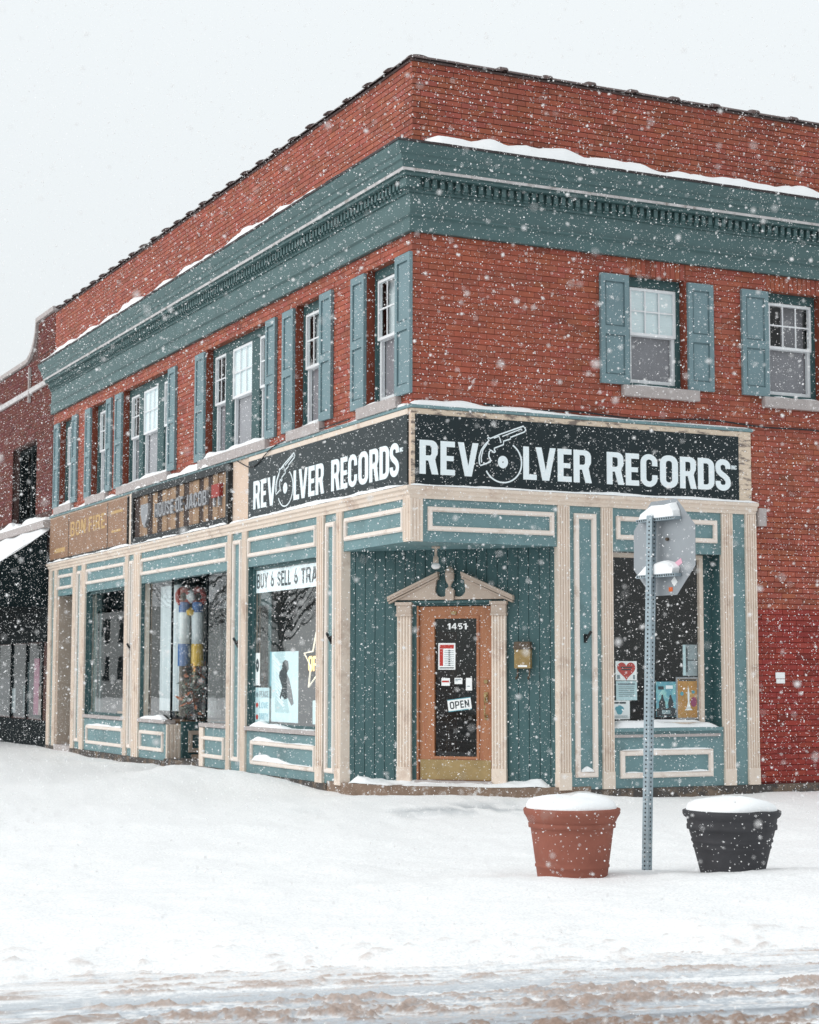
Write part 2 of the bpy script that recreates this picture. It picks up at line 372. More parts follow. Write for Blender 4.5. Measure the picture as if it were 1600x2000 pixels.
def grid_obj(name, X, Y, Z, T, m):
    ny, nx = X.shape
    me = bpy.data.meshes.new(name)
    v = np.stack([X, Y, Z], -1).reshape(-1, 3)
    idx = np.arange(nx*ny).reshape(ny, nx)
    f = np.stack([idx[:-1, :-1], idx[:-1, 1:], idx[1:, 1:], idx[1:, :-1]], -1).reshape(-1, 4)
    me.vertices.add(len(v)); me.vertices.foreach_set('co', v.ravel().astype(np.float32))
    me.loops.add(f.size); me.loops.foreach_set('vertex_index', f.ravel().astype(np.int32))
    me.polygons.add(len(f)); me.polygons.foreach_set('loop_start', np.arange(0, f.size, 4, dtype=np.int32))
    me.update(calc_edges=True); me.validate()
    me.polygons.foreach_set('use_smooth', np.ones(len(f), dtype=bool))
    at = me.color_attributes.new('tint', 'FLOAT_COLOR', 'POINT')
    c = np.ones((len(v), 4), np.float32); c[:, :3] = T.reshape(-1, 3); at.data.foreach_set('color', c.ravel())
    me.materials.append(M[m]); return link(name, me)
# (t, s) grid in road coordinates
def ts(T, S): return NY*T + NX*S, -NX*T + NY*S
tt = axis(-900, 900, -5.6, 8.6, 0.045); sv = axis(-9.7, 900, -9.6, -5.2, 0.032, 1.06)
T_, S_ = np.meshgrid(tt, sv); X_, Y_ = ts(T_, S_)
tag(grid_obj('snow_ground', X_, Y_, snow_h(X_, Y_), snow_tint(X_, Y_), 'snow'), kind='structure')
# the road: churned slush in ridges along the wheel tracks
tt = axis(-900, 900, -4.0, 4.4, 0.0125, 1.15); sv = axis(-900, -8.6, -11.9, -8.75, 0.0105, 1.15)
T_, S_ = np.meshgrid(tt, sv); X_, Y_ = ts(T_, S_)
warp = 0.10*fbm(T_*0.5, S_*0.8+3, 3)
lane = fbm(T_*0.16+2, (S_+0.6*warp)*5.5, 4, 0.62)                        # long ridges pushed up beside the tracks
clump = fbm(T_*5.5, S_*13, 5, 0.7); crumb = fbm(T_*30+4, S_*38, 3, 0.7); patch = fbm(T_*1.3+8, S_*3.0, 4, 0.6)
near_ = ss(-S_, 9.7, 10.9)
heap = np.clip(lane*0.85 + clump*0.8 + patch*0.4 - 0.58 + 0.50*near_, 0, 1.4)*(0.2+0.8*ss(-S_, 9.1, 9.9))
Z_ = -0.400 + 0.005*lane + 0.020*heap*(0.75+0.5*np.clip(clump, -1, 1)) + 0.0055*crumb*np.clip(heap*1.6+0.30, 0, 1)
Z_ = Z_ + 0.045*ss(S_, -9.5, -8.8)
brown = np.clip(ss(heap, 0.03, 0.5)*(0.82+0.5*crumb) + (0.16+0.20*near_)*np.clip(patch+0.35, 0, 1)*(0.6+crumb) + 0.55*np.clip(fbm(T_*1.2+3, S_*16, 4, 0.65)-0.30, 0, 1)*(1+crumb), 0, 1)[..., None]
white = np.clip(0.62+0.9*fbm(T_*0.25+7, S_*4.5+5, 4, 0.65)+0.6*crumb, 0, 1)
white = np.maximum(white, ss(S_, -9.9, -9.2)*(0.9+0.4*crumb)).clip(0, 1)[..., None]
C_ = np.array([0.50, 0.54, 0.58])*(1-white) + white*np.array([0.90, 0.905, 0.91])
C_ = C_*(1-brown) + brown*(np.array([0.53, 0.44, 0.395])-0.20*near_[..., None])
dk = (ss(-S_, 10.2, 10.8)*np.clip(fbm(T_*0.22+2, S_*4.2+1, 4, 0.6)*2.2+0.55+0.5*crumb, 0, 1)*np.clip(1-heap*1.5, 0, 1))[..., None]
C_ = C_*(1-0.7*dk) + 0.7*dk*np.array([0.20, 0.215, 0.24])
tag(grid_obj('road', X_, Y_, Z_, C_, 'slush'), kind='structure')

# ------------------------------------------------------------------ the corner building
BLD = thing('corner_building', 'two storey red brick corner building with green cornice and teal cream shopfront', 'building')
XE, YE = 9.0, 16.0
ZTOP = 8.375
# openings of the upper storey: (u0, u1, z0, z1)
RW = [(2.895, 3.715, 4.79, 6.15), (4.965, 5.785, 4.79, 6.15)]
LW = [(0.39, 1.24, 4.50, 6.15), (2.64, 3.50, 4.50, 6.15), (4.53, 7.04, 4.50, 6.15), (8.78, 11.29, 4.50, 6.15), (12.25, 13.24, 4.50, 6.15), (14.52, 15.46, 4.50, 6.15)]
def holed_wall(name, m, face, u0, u1, z0, z1, holes, d=-0.007, reveal=0.16):
    us = sorted({u0, u1, *[h[0] for h in holes], *[h[1] for h in holes]}); zs = sorted({z0, z1, *[h[2] for h in holes], *[h[3] for h in holes]})
    b = MB()
    for i in range(len(us)-1):
        for k in range(len(zs)-1):
            cu = (us[i]+us[i+1])/2; cz = (zs[k]+zs[k+1])/2
            if any(h[0] < cu < h[1] and h[2] < cz < h[3] for h in holes): continue
            b.quad(W(face, us[i], d, zs[k]), W(face, us[i+1], d, zs[k]), W(face, us[i+1], d, zs[k+1]), W(face, us[i], d, zs[k+1]))
    for h in holes:
        a, c, e, f = h
        for (p, q) in (((a, e), (a, f)), ((c, e), (c, f)), ((a, e), (c, e)), ((a, f), (c, f))):
            b.quad(W(face, p[0], d, p[1]), W(face, q[0], d, q[1]), W(face, q[0], d-reveal, q[1]), W(face, p[0], d-reveal, p[1]))
    return b.build(name, m, BLD, fix=False)
wall_r = holed_wall('brick_wall', 'mortar', 'R', 0, XE, 3.30, 6.37, RW)
wall_rl = holed_wall('brick_wall', 'mortar_painted', 'R', 4.66, XE, -0.3, 3.30, [])
wall_l = holed_wall('brick_wall', 'mortar', 'L', 0, YE, 3.30, 6.37, LW)
par_r = holed_wall('parapet', 'mortar_dark', 'R', 0, XE, 6.37, ZTOP, [])
par_l = holed_wall('parapet', 'mortar_dark', 'L', 0, YE, 6.37, ZTOP, [])
# bricks
BL, BH, CO = 0.203, 0.0575, 0.0677
bricks = []       # (face, u0, u1, z0, z1, material, wall)
def lay(face, u0, u1, z0, z1, holes, m, wall, zbase=0.0):
    n = int(round((z1-z0)/CO)); hgt = (z1-z0)/n
    for k in range(n):
        za = z0+k*hgt+0.005; zb = z0+(k+1)*hgt-0.005
        off = (k % 2)*0.1065 + random.uniform(-0.004, 0.004)
        segs = [(u0, u1)]
        for h in holes:
            if h[2] < zb-0.005 and h[3] > za+0.005:
                ns = []
                for (a, c) in segs:
                    if h[1] <= a or h[0] >= c: ns.append((a, c)); continue
                    if h[0] > a: ns.append((a, h[0]))
                    if h[1] < c: ns.append((h[1], c))
                segs = ns
        for (a, c) in segs:
            u = math.floor((a-off)/0.213)*0.213+off
            while u < c:
                p, q = max(u+0.003, a), min(u+0.210, c)
                if q-p > 0.02: bricks.append((face, p, q, za, zb, m, wall))
                u += 0.213
sold = [(h[0]-0.02, h[1]+0.02, 6.15, 6.355) for h in RW]
lay('R', 0, 7.4, 4.30, 6.355, RW+sold, 'brick', wall_r)
for h in sold:
    u = h[0]
    while u < h[1]-0.05:
        bricks.append(('R', u+0.005, u+0.0655, 6.155, 6.35, 'brick', wall_r)); u += 0.0705
lay('R', 4.66, 7.4, 2.14, 4.30, [], 'brick', wall_r)
lay('R', 4.66, 7.4, 0.02, 2.14, [], 'brick_painted', wall_rl)
lay('L', 0, YE, 4.30, 6.355, LW, 'brick', wall_l)
lay('R', 0, 7.4, 7.22, ZTOP-0.01, [], 'brick', par_r)
lay('L', 0, YE, 7.22, ZTOP-0.01, [], 'brick', par_l)
def tint_():
    v = random.gauss(1.0, 0.06)
    if random.random() < 0.06: v *= 0.72
    return (v*random.uniform(0.97, 1.03), v*random.uniform(0.9, 1.1), v*random.uniform(0.88, 1.1))
def seen(b):
    c = Vector(W(b[0], (b[1]+b[2])/2, 0, (b[3]+b[4])/2)); d = c-CAM; z = d.dot(Fv)
    px = d.dot(Rv)/z*3490+800; py = 1000-d.dot(Uv)/z*3490
    nrm = Vector((0, 1, 0)) if b[0] == 'R' else Vector((1, 0, 0))
    vis = 20 < px < 1580 and 20 < py < 1980
    return ((b[2]-b[1])*(b[4]-b[3])*abs(d.normalized().dot(nrm))/z**2) if vis else 0
order = sorted(bricks, key=seen, reverse=True)
single, rest = order[:300], order[300:]
DB = 0.0
variants = {}
for (f, a, c, e, g, m, wl) in single:
    key = (m, round(c-a, 2), round(g-e, 3)); lst = variants.setdefault(key, [])
    if len(lst) < (9 if abs(c-a-0.203) < 0.01 else 2):
        b = MB(); hw = (c-a)/2; hh = (g-e)/2
        b.box('R', -hw, hw, -0.05, 0.0, -hh, hh, tint_(), back=False); me = b.mesh('brick', m); lst.append(me)
    else: me = random.choice(lst)
    o = link('brick', me, wl)
    o.location = W(f, (a+c)/2, random.uniform(-0.002, 0.002), (e+g)/2); o.rotation_euler = (0, 0, ROT[f])
groups = {}
for b in rest: groups.setdefault((b[5], b[6].name), []).append(b)
for (m, wn), lst in groups.items():
    mb = MB()
    for (f, a, c, e, g, _, wl) in lst:
        mb.box(f, a, c, -0.05, random.uniform(-0.002, 0.002), e, g, tint_(), back=False)
    o = mb.build('brickwork', m, bpy.data.objects[wn]); o['kind'] = 'stuff'

# shell: back walls, roof, floors
B('rear_wall', 'interior', BLD, 'W', (XE-0.02, XE+0.2, 0.02, YE, -0.3, 8.2), (0.3, XE, YE-0.2, YE-0.02, -0.3, 8.2))
B('roof', 'tar_roof', BLD, 'W', (0.25, XE, 0.25, YE-0.2, 7.75, 7.9))
B('upper_floor', 'interior', BLD, 'W', (0.16, XE-0.02, 0.16, YE-0.2, 3.0, 3.3))
B('shop_floor', 'interior_floor', BLD, 'W', (0.35, XE-0.02, 2.6, YE-0.2, 0.02, 0.10), (2.6, XE-0.02, 0.35, 2.6, 0.02, 0.10))
B('partition', 'interior', BLD, 'W', (2.8, 2.9, 3.2, YE-0.2, 0.1, 3.0), (2.9, XE-0.1, 3.2, 3.3, 0.1, 3.0), (0.5, 2.8, 5.45, 5.55, 0.1, 3.0), (0.5, 2.8, 10.45, 10.55, 0.1, 3.0), (0.9, 6.0, 1.6, 1.65, 3.3, 7.7), (1.6, 1.65, 1.6, 15.5, 3.3, 7.7))

# coping of clay tiles, each with a collar
cop = B('coping', 'coping', BLD, 'W', (-0.02, XE, -0.02, 0.22, ZTOP-0.012, ZTOP+0.012), (-0.02, 0.22, 0.22, YE, ZTOP-0.012, ZTOP+0.012))
tb = MB(); n = 10
sec = [(math.cos(math.pi*k/n)*0.155, math.sin(math.pi*k/n)*0.062) for k in range(n+1)]
def half_round(b, u0, u1, k):
    i = len(b.v)
    for u in (u0, u1):
        for (y, z) in sec: b.v.append((u, y*k, z*k))
    m_ = len(sec)
    for j in range(m_-1): b.f.append((i+j, i+j+1, i+m_+j+1, i+m_+j)); b.t.append(None)
    b.f.append(tuple(range(i, i+m_))); b.t.append(None); b.f.append(tuple(range(i+m_, i+2*m_))); b.t.append(None)
half_round(tb, -0.30, 0.30, 1.0); tile = tb.mesh('coping_tile', 'coping')
cb_ = MB(); half_round(cb_, 0.245, 0.305, 1.27); collar = cb_.mesh('collar', 'coping')
for face, L in (('R', XE), ('L', YE)):
    u = 0.30
    while u < L-0.2:
        o = link('coping_tile', tile, cop); o.location = W(face, u + random.uniform(-0.01, 0.01), -0.10, ZTOP+0.014); o.rotation_euler = (0, random.gauss(0, 0.004), ROT[face])
        if face == 'R' and u > 0.4 or face == 'L':
            c2 = link('tile_collar', collar, cop); c2.location = W(face, u + (0 if face == 'R' else 0.55), -0.10, ZTOP+0.012+random.uniform(0, 0.012)); c2.rotation_euler = (0, 0, ROT[face])
        u += 0.604

# cornice: stepped profile swept round the corner
def sweep(name, m, prof, parent, xr, yl):     # prof (d, z) from the wall outwards and back; mitred at the corner
    b = MB()
    n = len(prof)
    for (d, z) in prof: b.v.append((xr, -d, z))
    for (d, z) in prof: b.v.append((-d, -d, z))
    for (d, z) in prof: b.v.append((-d, yl, z))
    for k in range(n-1):
        b.f.append((k, k+1, n+k+1, n+k)); b.f.append((n+k, n+k+1, 2*n+k+1, 2*n+k)); b.t += [None, None]
    b.f.append(tuple(range(n))); b.f.append(tuple(range(2*n, 3*n))); b.t += [None, None]
    return b.build(name, m, parent)
corn = sweep('cornice', 'cornice', [(0.0, 6.355), (0.055, 6.355), (0.062, 6.365), (0.062, 6.51), (0.092, 6.53), (0.092, 6.548), (0.052, 6.556), (0.052, 6.80), (0.075, 6.80), (0.075, 6.835), (0.085, 6.84), (0.085, 6.955), (0.185, 6.962), (0.185, 7.0),
    (0.205, 7.0), (0.235, 7.06), (0.238, 7.10), (0.262, 7.115), (0.266, 7.17), (0.285, 7.185), (0.325, 7.26), (0.33, 7.295), (0.33, 7.31), (0.0, 7.36)], BLD, XE, YE+0.02)
sweep('cornice_strip', 'cornice_strip', [(0.186, 7.002), (0.214, 7.004), (0.222, 7.028), (0.225, 7.032), (0.20, 7.034)], corn, XE, YE+0.035)
sweep('drip_edge', 'drip_edge', [(0.30, 7.300), (0.342, 7.298), (0.342, 7.325), (0.02, 7.372)], corn, XE, YE+0.03)
db = MB(); db.box('R', -0.026, 0.026, 0.0, 0.05, -0.045, 0.05); db.box('R', -0.026, 0.026, 0.0, 0.028, -0.07, -0.045)
dent = db.mesh('dentil', 'cornice')
for face, L, st in (('R', 7.2, 0.10), ('L', YE, 0.10)):
    u = 0.12
    while u < L:
        o = link('dentil', dent, corn); o.location = W(face, u, 0.0855, 6.902); o.rotation_euler = (0, 0, ROT[face]); u += st
db = MB(); db.box('W', -0.146, 0.03, -0.146, 0.03, 6.848, 6.955); db.build('corner_block', 'cornice', corn)

# ---- windows of the upper storey
def window(face, h, sashes, light=(), zs=0.075):
    u0, u1, z0, z1 = h; d = -0.16
    w_ = B('window', 'casing', BLD, face, *([(u0, sashes[0][0], d-0.03, d+0.06, z0, z1), (sashes[-1][1], u1, d-0.03, d+0.06, z0, z1), (sashes[0][0], sashes[-1][1], d-0.03, d+0.06, z1-0.115, z1), (sashes[0][0], sashes[-1][1], d-0.03, d+0.06, z0, z0+0.06)]
          + [(sashes[k][1], sashes[k+1][0], d-0.03, d+0.05, z0+0.06, z1-0.115) for k in range(len(sashes)-1)]))
    za, zb = z0+0.065, z1-0.12; zm = za+(zb-za)*0.515
    for k, (a, c) in enumerate(sashes):
        t = 0.035
        for (e, f, dd, nm) in ((za, zm+0.02, 0.0, 'lower_sash'), (zm-0.02, zb, 0.032, 'upper_sash')):
            B(nm, 'sash_white', w_, face, *frame_boxes(a, c, e, f, t if nm == 'upper_sash' else t+0.01, d-0.02+dd-0.014, d+dd+0.012))
            b = MB(); b.quad(*[W(face, p, d+dd-0.012, q) for p, q in ((a+t, e+t), (c-t, e+t), (c-t, f-t), (a+t, f-t))]); b.build('glass_pane', 'glass_up', w_, fix=False)
        cols = 3 if c-a > 0.5 else 2
        mb = MB()
        for q in range(1, cols): u = a+t+(c-a-2*t)*q/cols; mb.box(face, u-0.009, u+0.009, d+0.024, d+0.036, zm+0.012, zb-t)
        u = (zm+zb)/2; mb.box(face, a+t, c-t, d+0.023, d+0.035, u-0.009, u+0.009); mb.build('muntin', 'sash_white', w_)
        b = MB(); b.quad(*[W(face, p, d-0.045, q) for p, q in ((a+t, za+t), (c-t, za+t), (c-t, zm), (a+t, zm))]); b.build('insect_screen', 'screen', w_, fix=False)
        if k in light:
            mb = MB(); nn = 26
            for q in range(nn):
                z = zm+0.022+(zb-zm-0.05)*q/nn; mb.quad(W(face, a+0.03, d+0.012, z), W(face, c-0.03, d+0.012, z), W(face, c-0.03, d+0.008, z+0.026), W(face, a+0.03, d+0.008, z+0.026))
            mb.build('blind', 'blind', w_, fix=False)
        else:
            b = MB(); q0 = zm+(zb-zm)*0.0
            b.quad(*[W(face, p, d-0.10, q) for p, q in ((a+(c-a)*0.45, q0), (c-0.02, q0), (c-0.02, zb), (a+(c-a)*0.45, zb))]); b.build('drape', 'screen' if face == 'R' else 'curtain', w_, fix=False)
    for (ja, jb) in ((u0, u0+0.006), (u1-0.006, u1)): B('jamb', 'jamb_brick', w_, face, (ja, jb, -0.10, -0.001, z0, z1))
    s = B('window_sill', 'stone', BLD, face, (u0-0.11, u1+0.16, -0.12, 0.075, z0-0.135, z0-0.003))
    return w_
window('R', RW[0], [(2.985, 3.66)], (0,)); window('R', RW[1], [(5.055, 5.735)])
window('L', LW[0], [(0.48, 1.19)]); window('L', LW[1], [(2.73, 3.45)])
window('L', LW[2], [(4.60, 5.12), (5.42, 6.22), (6.50, 6.98)], (1,)); window('L', LW[3], [(8.86, 9.42), (9.74, 10.52), (10.75, 11.22)], (1,))
window('L', LW[4], [(12.36, 13.15)]); window('L', LW[5], [(14.62, 15.37)])
def shutter(face, u0, u1, z0, z1):
    w_ = 0.062; zm = (z0+z1)/2-0.02
    b = MB(); b.box(face, u0+0.01, u1-0.01, 0.004, 0.022, z0+0.01, z1-0.01)
    for x in ((u0, u0+w_, z0, z1), (u1-w_, u1, z0, z1), (u0+w_, u1-w_, z0, z0+0.11), (u0+w_, u1-w_, z1-0.09, z1), (u0+w_, u1-w_, zm-0.05, zm+0.05)):
        b.box(face, x[0], x[1], 0.004, 0.045, x[2], x[3])
    for (e, f) in ((z0+0.13, zm-0.07), (zm+0.07, z1-0.11)): b.box(face, u0+w_+0.02, u1-w_-0.02, 0.004, 0.030, e, f)
    return b.build('shutter', 'shutter', BLD)
for (a, c) in ((2.485, 2.885), (3.742, 4.115), (4.546, 4.950), (5.80, 6.18)): shutter('R', a, c, 4.793, 6.127)
for (a, c) in ((-0.02, 0.375), (1.245, 1.64), (2.245, 2.625), (3.515, 3.90), (4.16, 4.515), (7.05, 7.46), (8.40, 8.77), (11.30, 11.70), (11.93, 12.24), (13.25, 13.60), (14.165, 14.51), (15.47, 15.82)): shutter('L', a, c, 4.50, 6.125)

# ---- shop front: sign fascia, ledge, headers, pilasters, panels
P = 0.03
B('sign_fascia', 'stucco', BLD, 'R', (-0.03, 4.645, -0.10, P, 3.40, 4.325))
B('sign_fascia', 'stucco', BLD, 'L', (0.101, 16.0, -0.10, P, 3.40, 4.325))
B('fascia_board', 'cream_peel', BLD, 'R', (0.02, 4.45, P, P+0.016, 4.258, 4.322)); B('fascia_board', 'cream_peel', BLD, 'R', (4.455, 4.64, P, P+0.016, 3.445, 4.322)); B('fascia_board', 'cream_peel', BLD, 'R', (-0.028, 0.016, P, P+0.016, 3.445, 4.322))
B('fascia_board', 'cream', BLD, 'L', (0.02, 5.08, P, P+0.016, 4.258, 4.322)); B('fascia_board', 'cream', BLD, 'L', (10.44, 10.72, P, P+0.016, 3.445, 4.322))
sweep('flashing', 'flashing', [(0.0, 4.327), (0.055, 4.327), (0.062, 4.345), (0.055, 4.362), (0.0, 4.385)], BLD, 4.67, 15.98)
sweep('ledge', 'cream', [(-0.02, 3.30), (0.050, 3.30), (0.055, 3.335), (0.078, 3.35), (0.082, 3.385), (0.112, 3.40), (0.118, 3.435), (-0.02, 3.448)], BLD, 4.70, 15.95)
def pilaster(face, u0, u1, z0, z1, d=0.062, flutes=4, back=-0.12, base=True):
    b = MB(); b.box(face, u0, u1, back, d-0.012, z0, z1)
    wv = (u1-u0)/(flutes*2+1)
    for k in range(flutes+1): b.box(face, u0+2*k*wv, u0+(2*k+1)*wv, d-0.012, d, z0+(0.02 if base else 0), z1-0.004)
    if base: b.box(face, u0-0.004, u1+0.004, back, d+0.006, z0, z0+0.20)
    return b.build('pilaster', 'cream', BLD)
for (a, c) in ((1.866, 2.022), (2.460, 2.612), (4.182, 4.338), (4.534, 4.692)): pilaster('R', a, c, 0.0, 3.298)
for (a, c) in ((1.84, 2.01), (2.405, 2.62), (5.122, 5.304), (5.735, 5.884), (10.05, 10.389), (10.705, 10.88), (13.334, 13.572), (13.955, 14.165), (15.30, 15.50), (15.70, 15.91)):
    pilaster('L', a, c, 0.0, 3.298, flutes=3, base=(c < 5))
# the corner post of the overhanging header and its returns
B('corner_post', 'cream', BLD, 'W', (-0.050, 0.115, -0.050, 0.115, 2.815, 3.299))
b = MB()
for k in range(4): b.box('R', -0.048+k*0.042, -0.024+k*0.042, 0.050, 0.060, 2.83, 3.298); b.box('L', -0.030+k*0.040, -0.006+k*0.040, 0.050, 0.060, 2.83, 3.298)
b.build('corner_post_reed', 'cream', BLD)
def moulded(face, u0, u1, z0, z1, w_=0.055, d=P, parent=None):
    b = MB()
    for x in frame_boxes(u0, u1, z0, z1, w_, d-0.002, d+0.022): b.box(face, *x)
    i = 0.012
    for x in frame_boxes(u0+i, u1-i, z0+i, z1-i, w_-2*i, d+0.02, d+0.034): b.box(face, *x)
    return b.build('panel_moulding', 'cream_light', parent or BLD)
def panel(face, u0, u1, z0, z1, d=P, back=-0.10, m='teal'):
    return B('panel', m, BLD, face, (u0, u1, back, d, z0, z1))
# right front
hp = panel('R', 0.116, 1.866, 2.815, 3.299); moulded('R', 0.18, 1.82, 2.94, 3.212, parent=hp)
pp = panel('R', 2.022, 2.460, 0.0, 3.299); moulded('R', 2.09, 2.393, 0.14, 3.214, 0.065, parent=pp)
hp = panel('R', 2.612, 4.182, 2.79, 3.299); moulded('R', 2.672, 4.117, 2.927, 3.203, 0.055, parent=hp)
lp = panel('R', 2.612, 4.182, 0.0, 0.70); moulded('R', 2.70, 4.012, 0.115, 0.44, 0.062, parent=lp)
panel('R', 4.338, 4.534, 0.0, 3.299)
panel('R', 4.692, 4.72, 0.0, 3.30, d=0.01)
B('window_stool', 'teal', BLD, 'R', (2.615, 4.15, -0.16, 0.055, 0.66, 0.702)); B('panel_rail', 'stone', lp, 'R', (2.615, 4.12, P, P+0.03, 0.592, 0.625))
B('shop_window_frame', 'cream', BLD, 'R', *frame_boxes(2.618, 4.03+0.0, 0.702, 2.785, 0.055, -0.19, -0.14))
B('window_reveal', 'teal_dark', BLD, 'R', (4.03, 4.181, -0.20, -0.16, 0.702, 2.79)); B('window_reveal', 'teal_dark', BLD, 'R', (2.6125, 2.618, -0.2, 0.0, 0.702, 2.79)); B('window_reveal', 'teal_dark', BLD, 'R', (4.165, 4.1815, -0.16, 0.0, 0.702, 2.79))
b = MB(); b.quad(*[W('R', p, -0.17, q) for p, q in ((2.67, 0.75), (3.98, 0.75), (3.98, 2.735), (2.67, 2.735))]); b.build('shop_window_pane', 'glass_front', BLD, fix=False)
# left front
hp = panel('L', 0.116, 1.84, 2.815, 3.299); moulded('L', 0.07+0.05, 1.78, 2.935, 3.21, parent=hp)
for (a, c) in ((2.01, 2.405), (5.304, 5.735), (10.389, 10.705), (13.572, 13.955)):
    pp = panel('L', a, c, 0.0, 3.299); moulded('L', a+0.05, c-0.05, 0.13, 3.2, 0.06, parent=pp)
panel('L', 15.50, 15.70, 0.0, 3.299)
BAYS = [(2.62, 5.122), (5.884, 10.05), (10.88, 13.334)]
for (a, c) in BAYS:
    hp = panel('L', a, c, 2.80, 3.299); moulded('L', a+0.05, c-0.03, 2.93, 3.20, parent=hp)
hp = panel('L', 14.165, 15.30, 2.80, 3.299); moulded('L', 14.22, 15.25, 2.92, 3.19, parent=hp)
for (a, c) in (BAYS[0], BAYS[2]):
    lp = panel('L', a, c, 0.0, 0.56); moulded('L', a+0.04, c-0.20, 0.12, 0.44, 0.055, parent=lp)
    B('window_stool', 'stone', BLD, 'L', (a, c, -0.12, 0.07, 0.57, 0.625))
    B('window_reveal', 'teal_dark', BLD, 'L', (c-0.02, c, -0.03, 0.028, 0.625, 2.80)); B('window_reveal', 'teal_dark', BLD, 'L', (a, a+0.02, -0.03, 0.028, 0.625, 2.80))
    B('shop_window_frame', 'teal_dark', BLD, 'L', *frame_boxes(a+0.021, c-0.021, 0.626, 2.799, 0.045, -0.07, -0.03))
    b = MB(); b.quad(*[W('L', p, -0.05, q) for p, q in ((a+0.06, 0.67), (c-0.06, 0.67), (c-0.06, 2.76), (a+0.06, 2.76))]); b.build('shop_window_pane', 'glass_side', BLD, fix=False)
# middle bay with a recessed door between two show windows
for (a, c) in ((5.884, 7.02), (8.66, 10.05)):
    lp = panel('L', a, c, 0.0, 0.56); moulded('L', a+0.10, c-0.08, 0.13, 0.44, 0.055, parent=lp)
    B('window_stool', 'stone', BLD, 'L', (a, c, -0.12, 0.07, 0.57, 0.625))
    b = MB(); b.quad(*[W('L', p, -0.05, q) for p, q in ((a+0.02, 0.63), (c-0.02, 0.63), (c-0.02, 2.80), (a+0.02, 2.80))]); b.build('shop_window_pane', 'glass_side', BLD, fix=False)
B('window_reveal', 'teal_dark', BLD, 'L', (10.03, 10.05, -0.03, 0.028, 0.625, 2.80))
b = MB(); b.quad((0.06, 8.66, 0.63), (1.15, 8.45, 0.63), (1.15, 8.45, 2.8), (0.06, 8.66, 2.8)); b.build('shop_window_pane', 'glass_side', BLD, fix=False); b = MB(); b.quad((0.06, 7.02, 0.63), (1.15, 7.25, 0.63), (1.15, 7.25, 2.8), (0.06, 7.02, 2.8)); b.build('shop_window_pane', 'glass_side', BLD, fix=False)
B('mullion', 'dark_frame', BLD, 'L', (8.645, 8.675, -0.065, -0.035, 0.625, 2.80)); B('mullion', 'dark_frame', BLD, 'L', (7.005, 7.035, -0.065, -0.035, 0.625, 2.80))
b = MB(); b.box('W', -0.03, 0.20, 8.62, 8.658, 0.0, 0.56)
for k in range(4): b.box('W', -0.025+k*0.06, 0.01+k*0.06, 8.61, 8.62, 0.02, 0.55)
b.build('entry_pilaster', 'cream', BLD)
eb = B('entry_bulkhead', 'teal_dark', BLD, 'W', (0.20, 1.15, 8.56, 8.655, 0.0, 0.60))
B('panel_moulding', 'surround', eb, 'W', (0.30, 0.98, 8.535, 8.559, 0.13, 0.19), (0.30, 0.98, 8.535, 8.559, 0.40, 0.46), (0.30, 0.36, 8.535, 8.559, 0.19, 0.40), (0.92, 0.98, 8.535, 8.559, 0.19, 0.40))
B('entry_pilaster', 'cream', BLD, 'L', (6.84, 7.02, P+0.002, P+0.03, 0.0, 0.56))
dr = B('shop_door', 'teal_dark', BLD, 'W', (1.15, 1.20, 7.25, 7.38, 0.1, 2.5), (1.15, 1.20, 8.32, 8.45, 0.1, 2.5), (1.15, 1.20, 7.38, 8.32, 0.1, 0.7), (1.15, 1.20, 7.38, 8.32, 2.38, 2.5))
B('door_moulding', 'surround', dr, 'W', *[(1.13, 1.149, u0, u1, z0, z1) for (u0, u1, z0, z1) in ((7.45, 8.25, 0.2, 0.26), (7.45, 8.25, 0.52, 0.58), (7.45, 7.51, 0.26, 0.52), (8.19, 8.25, 0.26, 0.52))])
b = MB(); b.quad((1.17, 7.38, 0.7), (1.17, 8.32, 0.7), (1.17, 8.32, 2.38), (1.17, 7.38, 2.38)); b.build('glass_pane', 'glass_side', dr, fix=False)
B('transom', 'casing', BLD, 'W', (1.15, 1.2, 7.25, 8.45, 2.5, 2.8))
B('entry_step', 'foundation', BLD, 'W', (-0.08, 1.15, 7.05, 8.6, -0.25, 0.04))
B('bulkhead_side', 'teal_dark', BLD, 'W', (0.14, 1.15, 6.95, 7.0, 0.0, 0.6))
# far doorway next to the neighbour
B('doorway_jamb', 'surround', BLD, 'W', (-0.02, 0.55, 15.26, 15.31, 0.0, 2.80))
B('doorway_door', 'casing', BLD, 'W', (0.50, 0.55, 14.165, 15.26, 0.0, 2.80), (0.46, 0.50, 14.3, 14.36, 0.3, 2.5), (0.46, 0.50, 15.05, 15.11, 0.3, 2.5))
B('doorway_ceiling', 'casing', BLD, 'W', (0.0, 0.55, 14.165, 15.3, 2.80, 2.84)); B('doorway_step', 'stone', BLD, 'W', (-0.07, 0.5, 14.17, 15.29, -0.25, 0.03))
# foundation and the entrance step
B('foundation', 'foundation', BLD, 'W', (2.3, XE, -0.055, 0.14, -0.45, -0.002), (-0.055, 0.14, 2.3, YE, -0.45, -0.002))
b = MB(); b.prism('W', [(0, 0), (1, 0), (0, 1)], 0, 1); 
st = MB(); poly = [(-0.04, 2.3), (-0.05, 1.80), (0.22, 1.12), (1.12, 0.22), (1.80, -0.05), (2.3, -0.04), (2.3, 0.14), (0.14, 2.3)]
nn = len(poly); st.v = [(x, y, 0.035) for x, y in poly]+[(x, y, -0.4) for x, y in poly]; st.f = [tuple(range(nn))]+[(k, (k+1) % nn, nn+(k+1) % nn, nn+k) for k in range(nn)]; st.t = [None]*len(st.f)
st.build('entrance_step', 'step_stone', BLD)

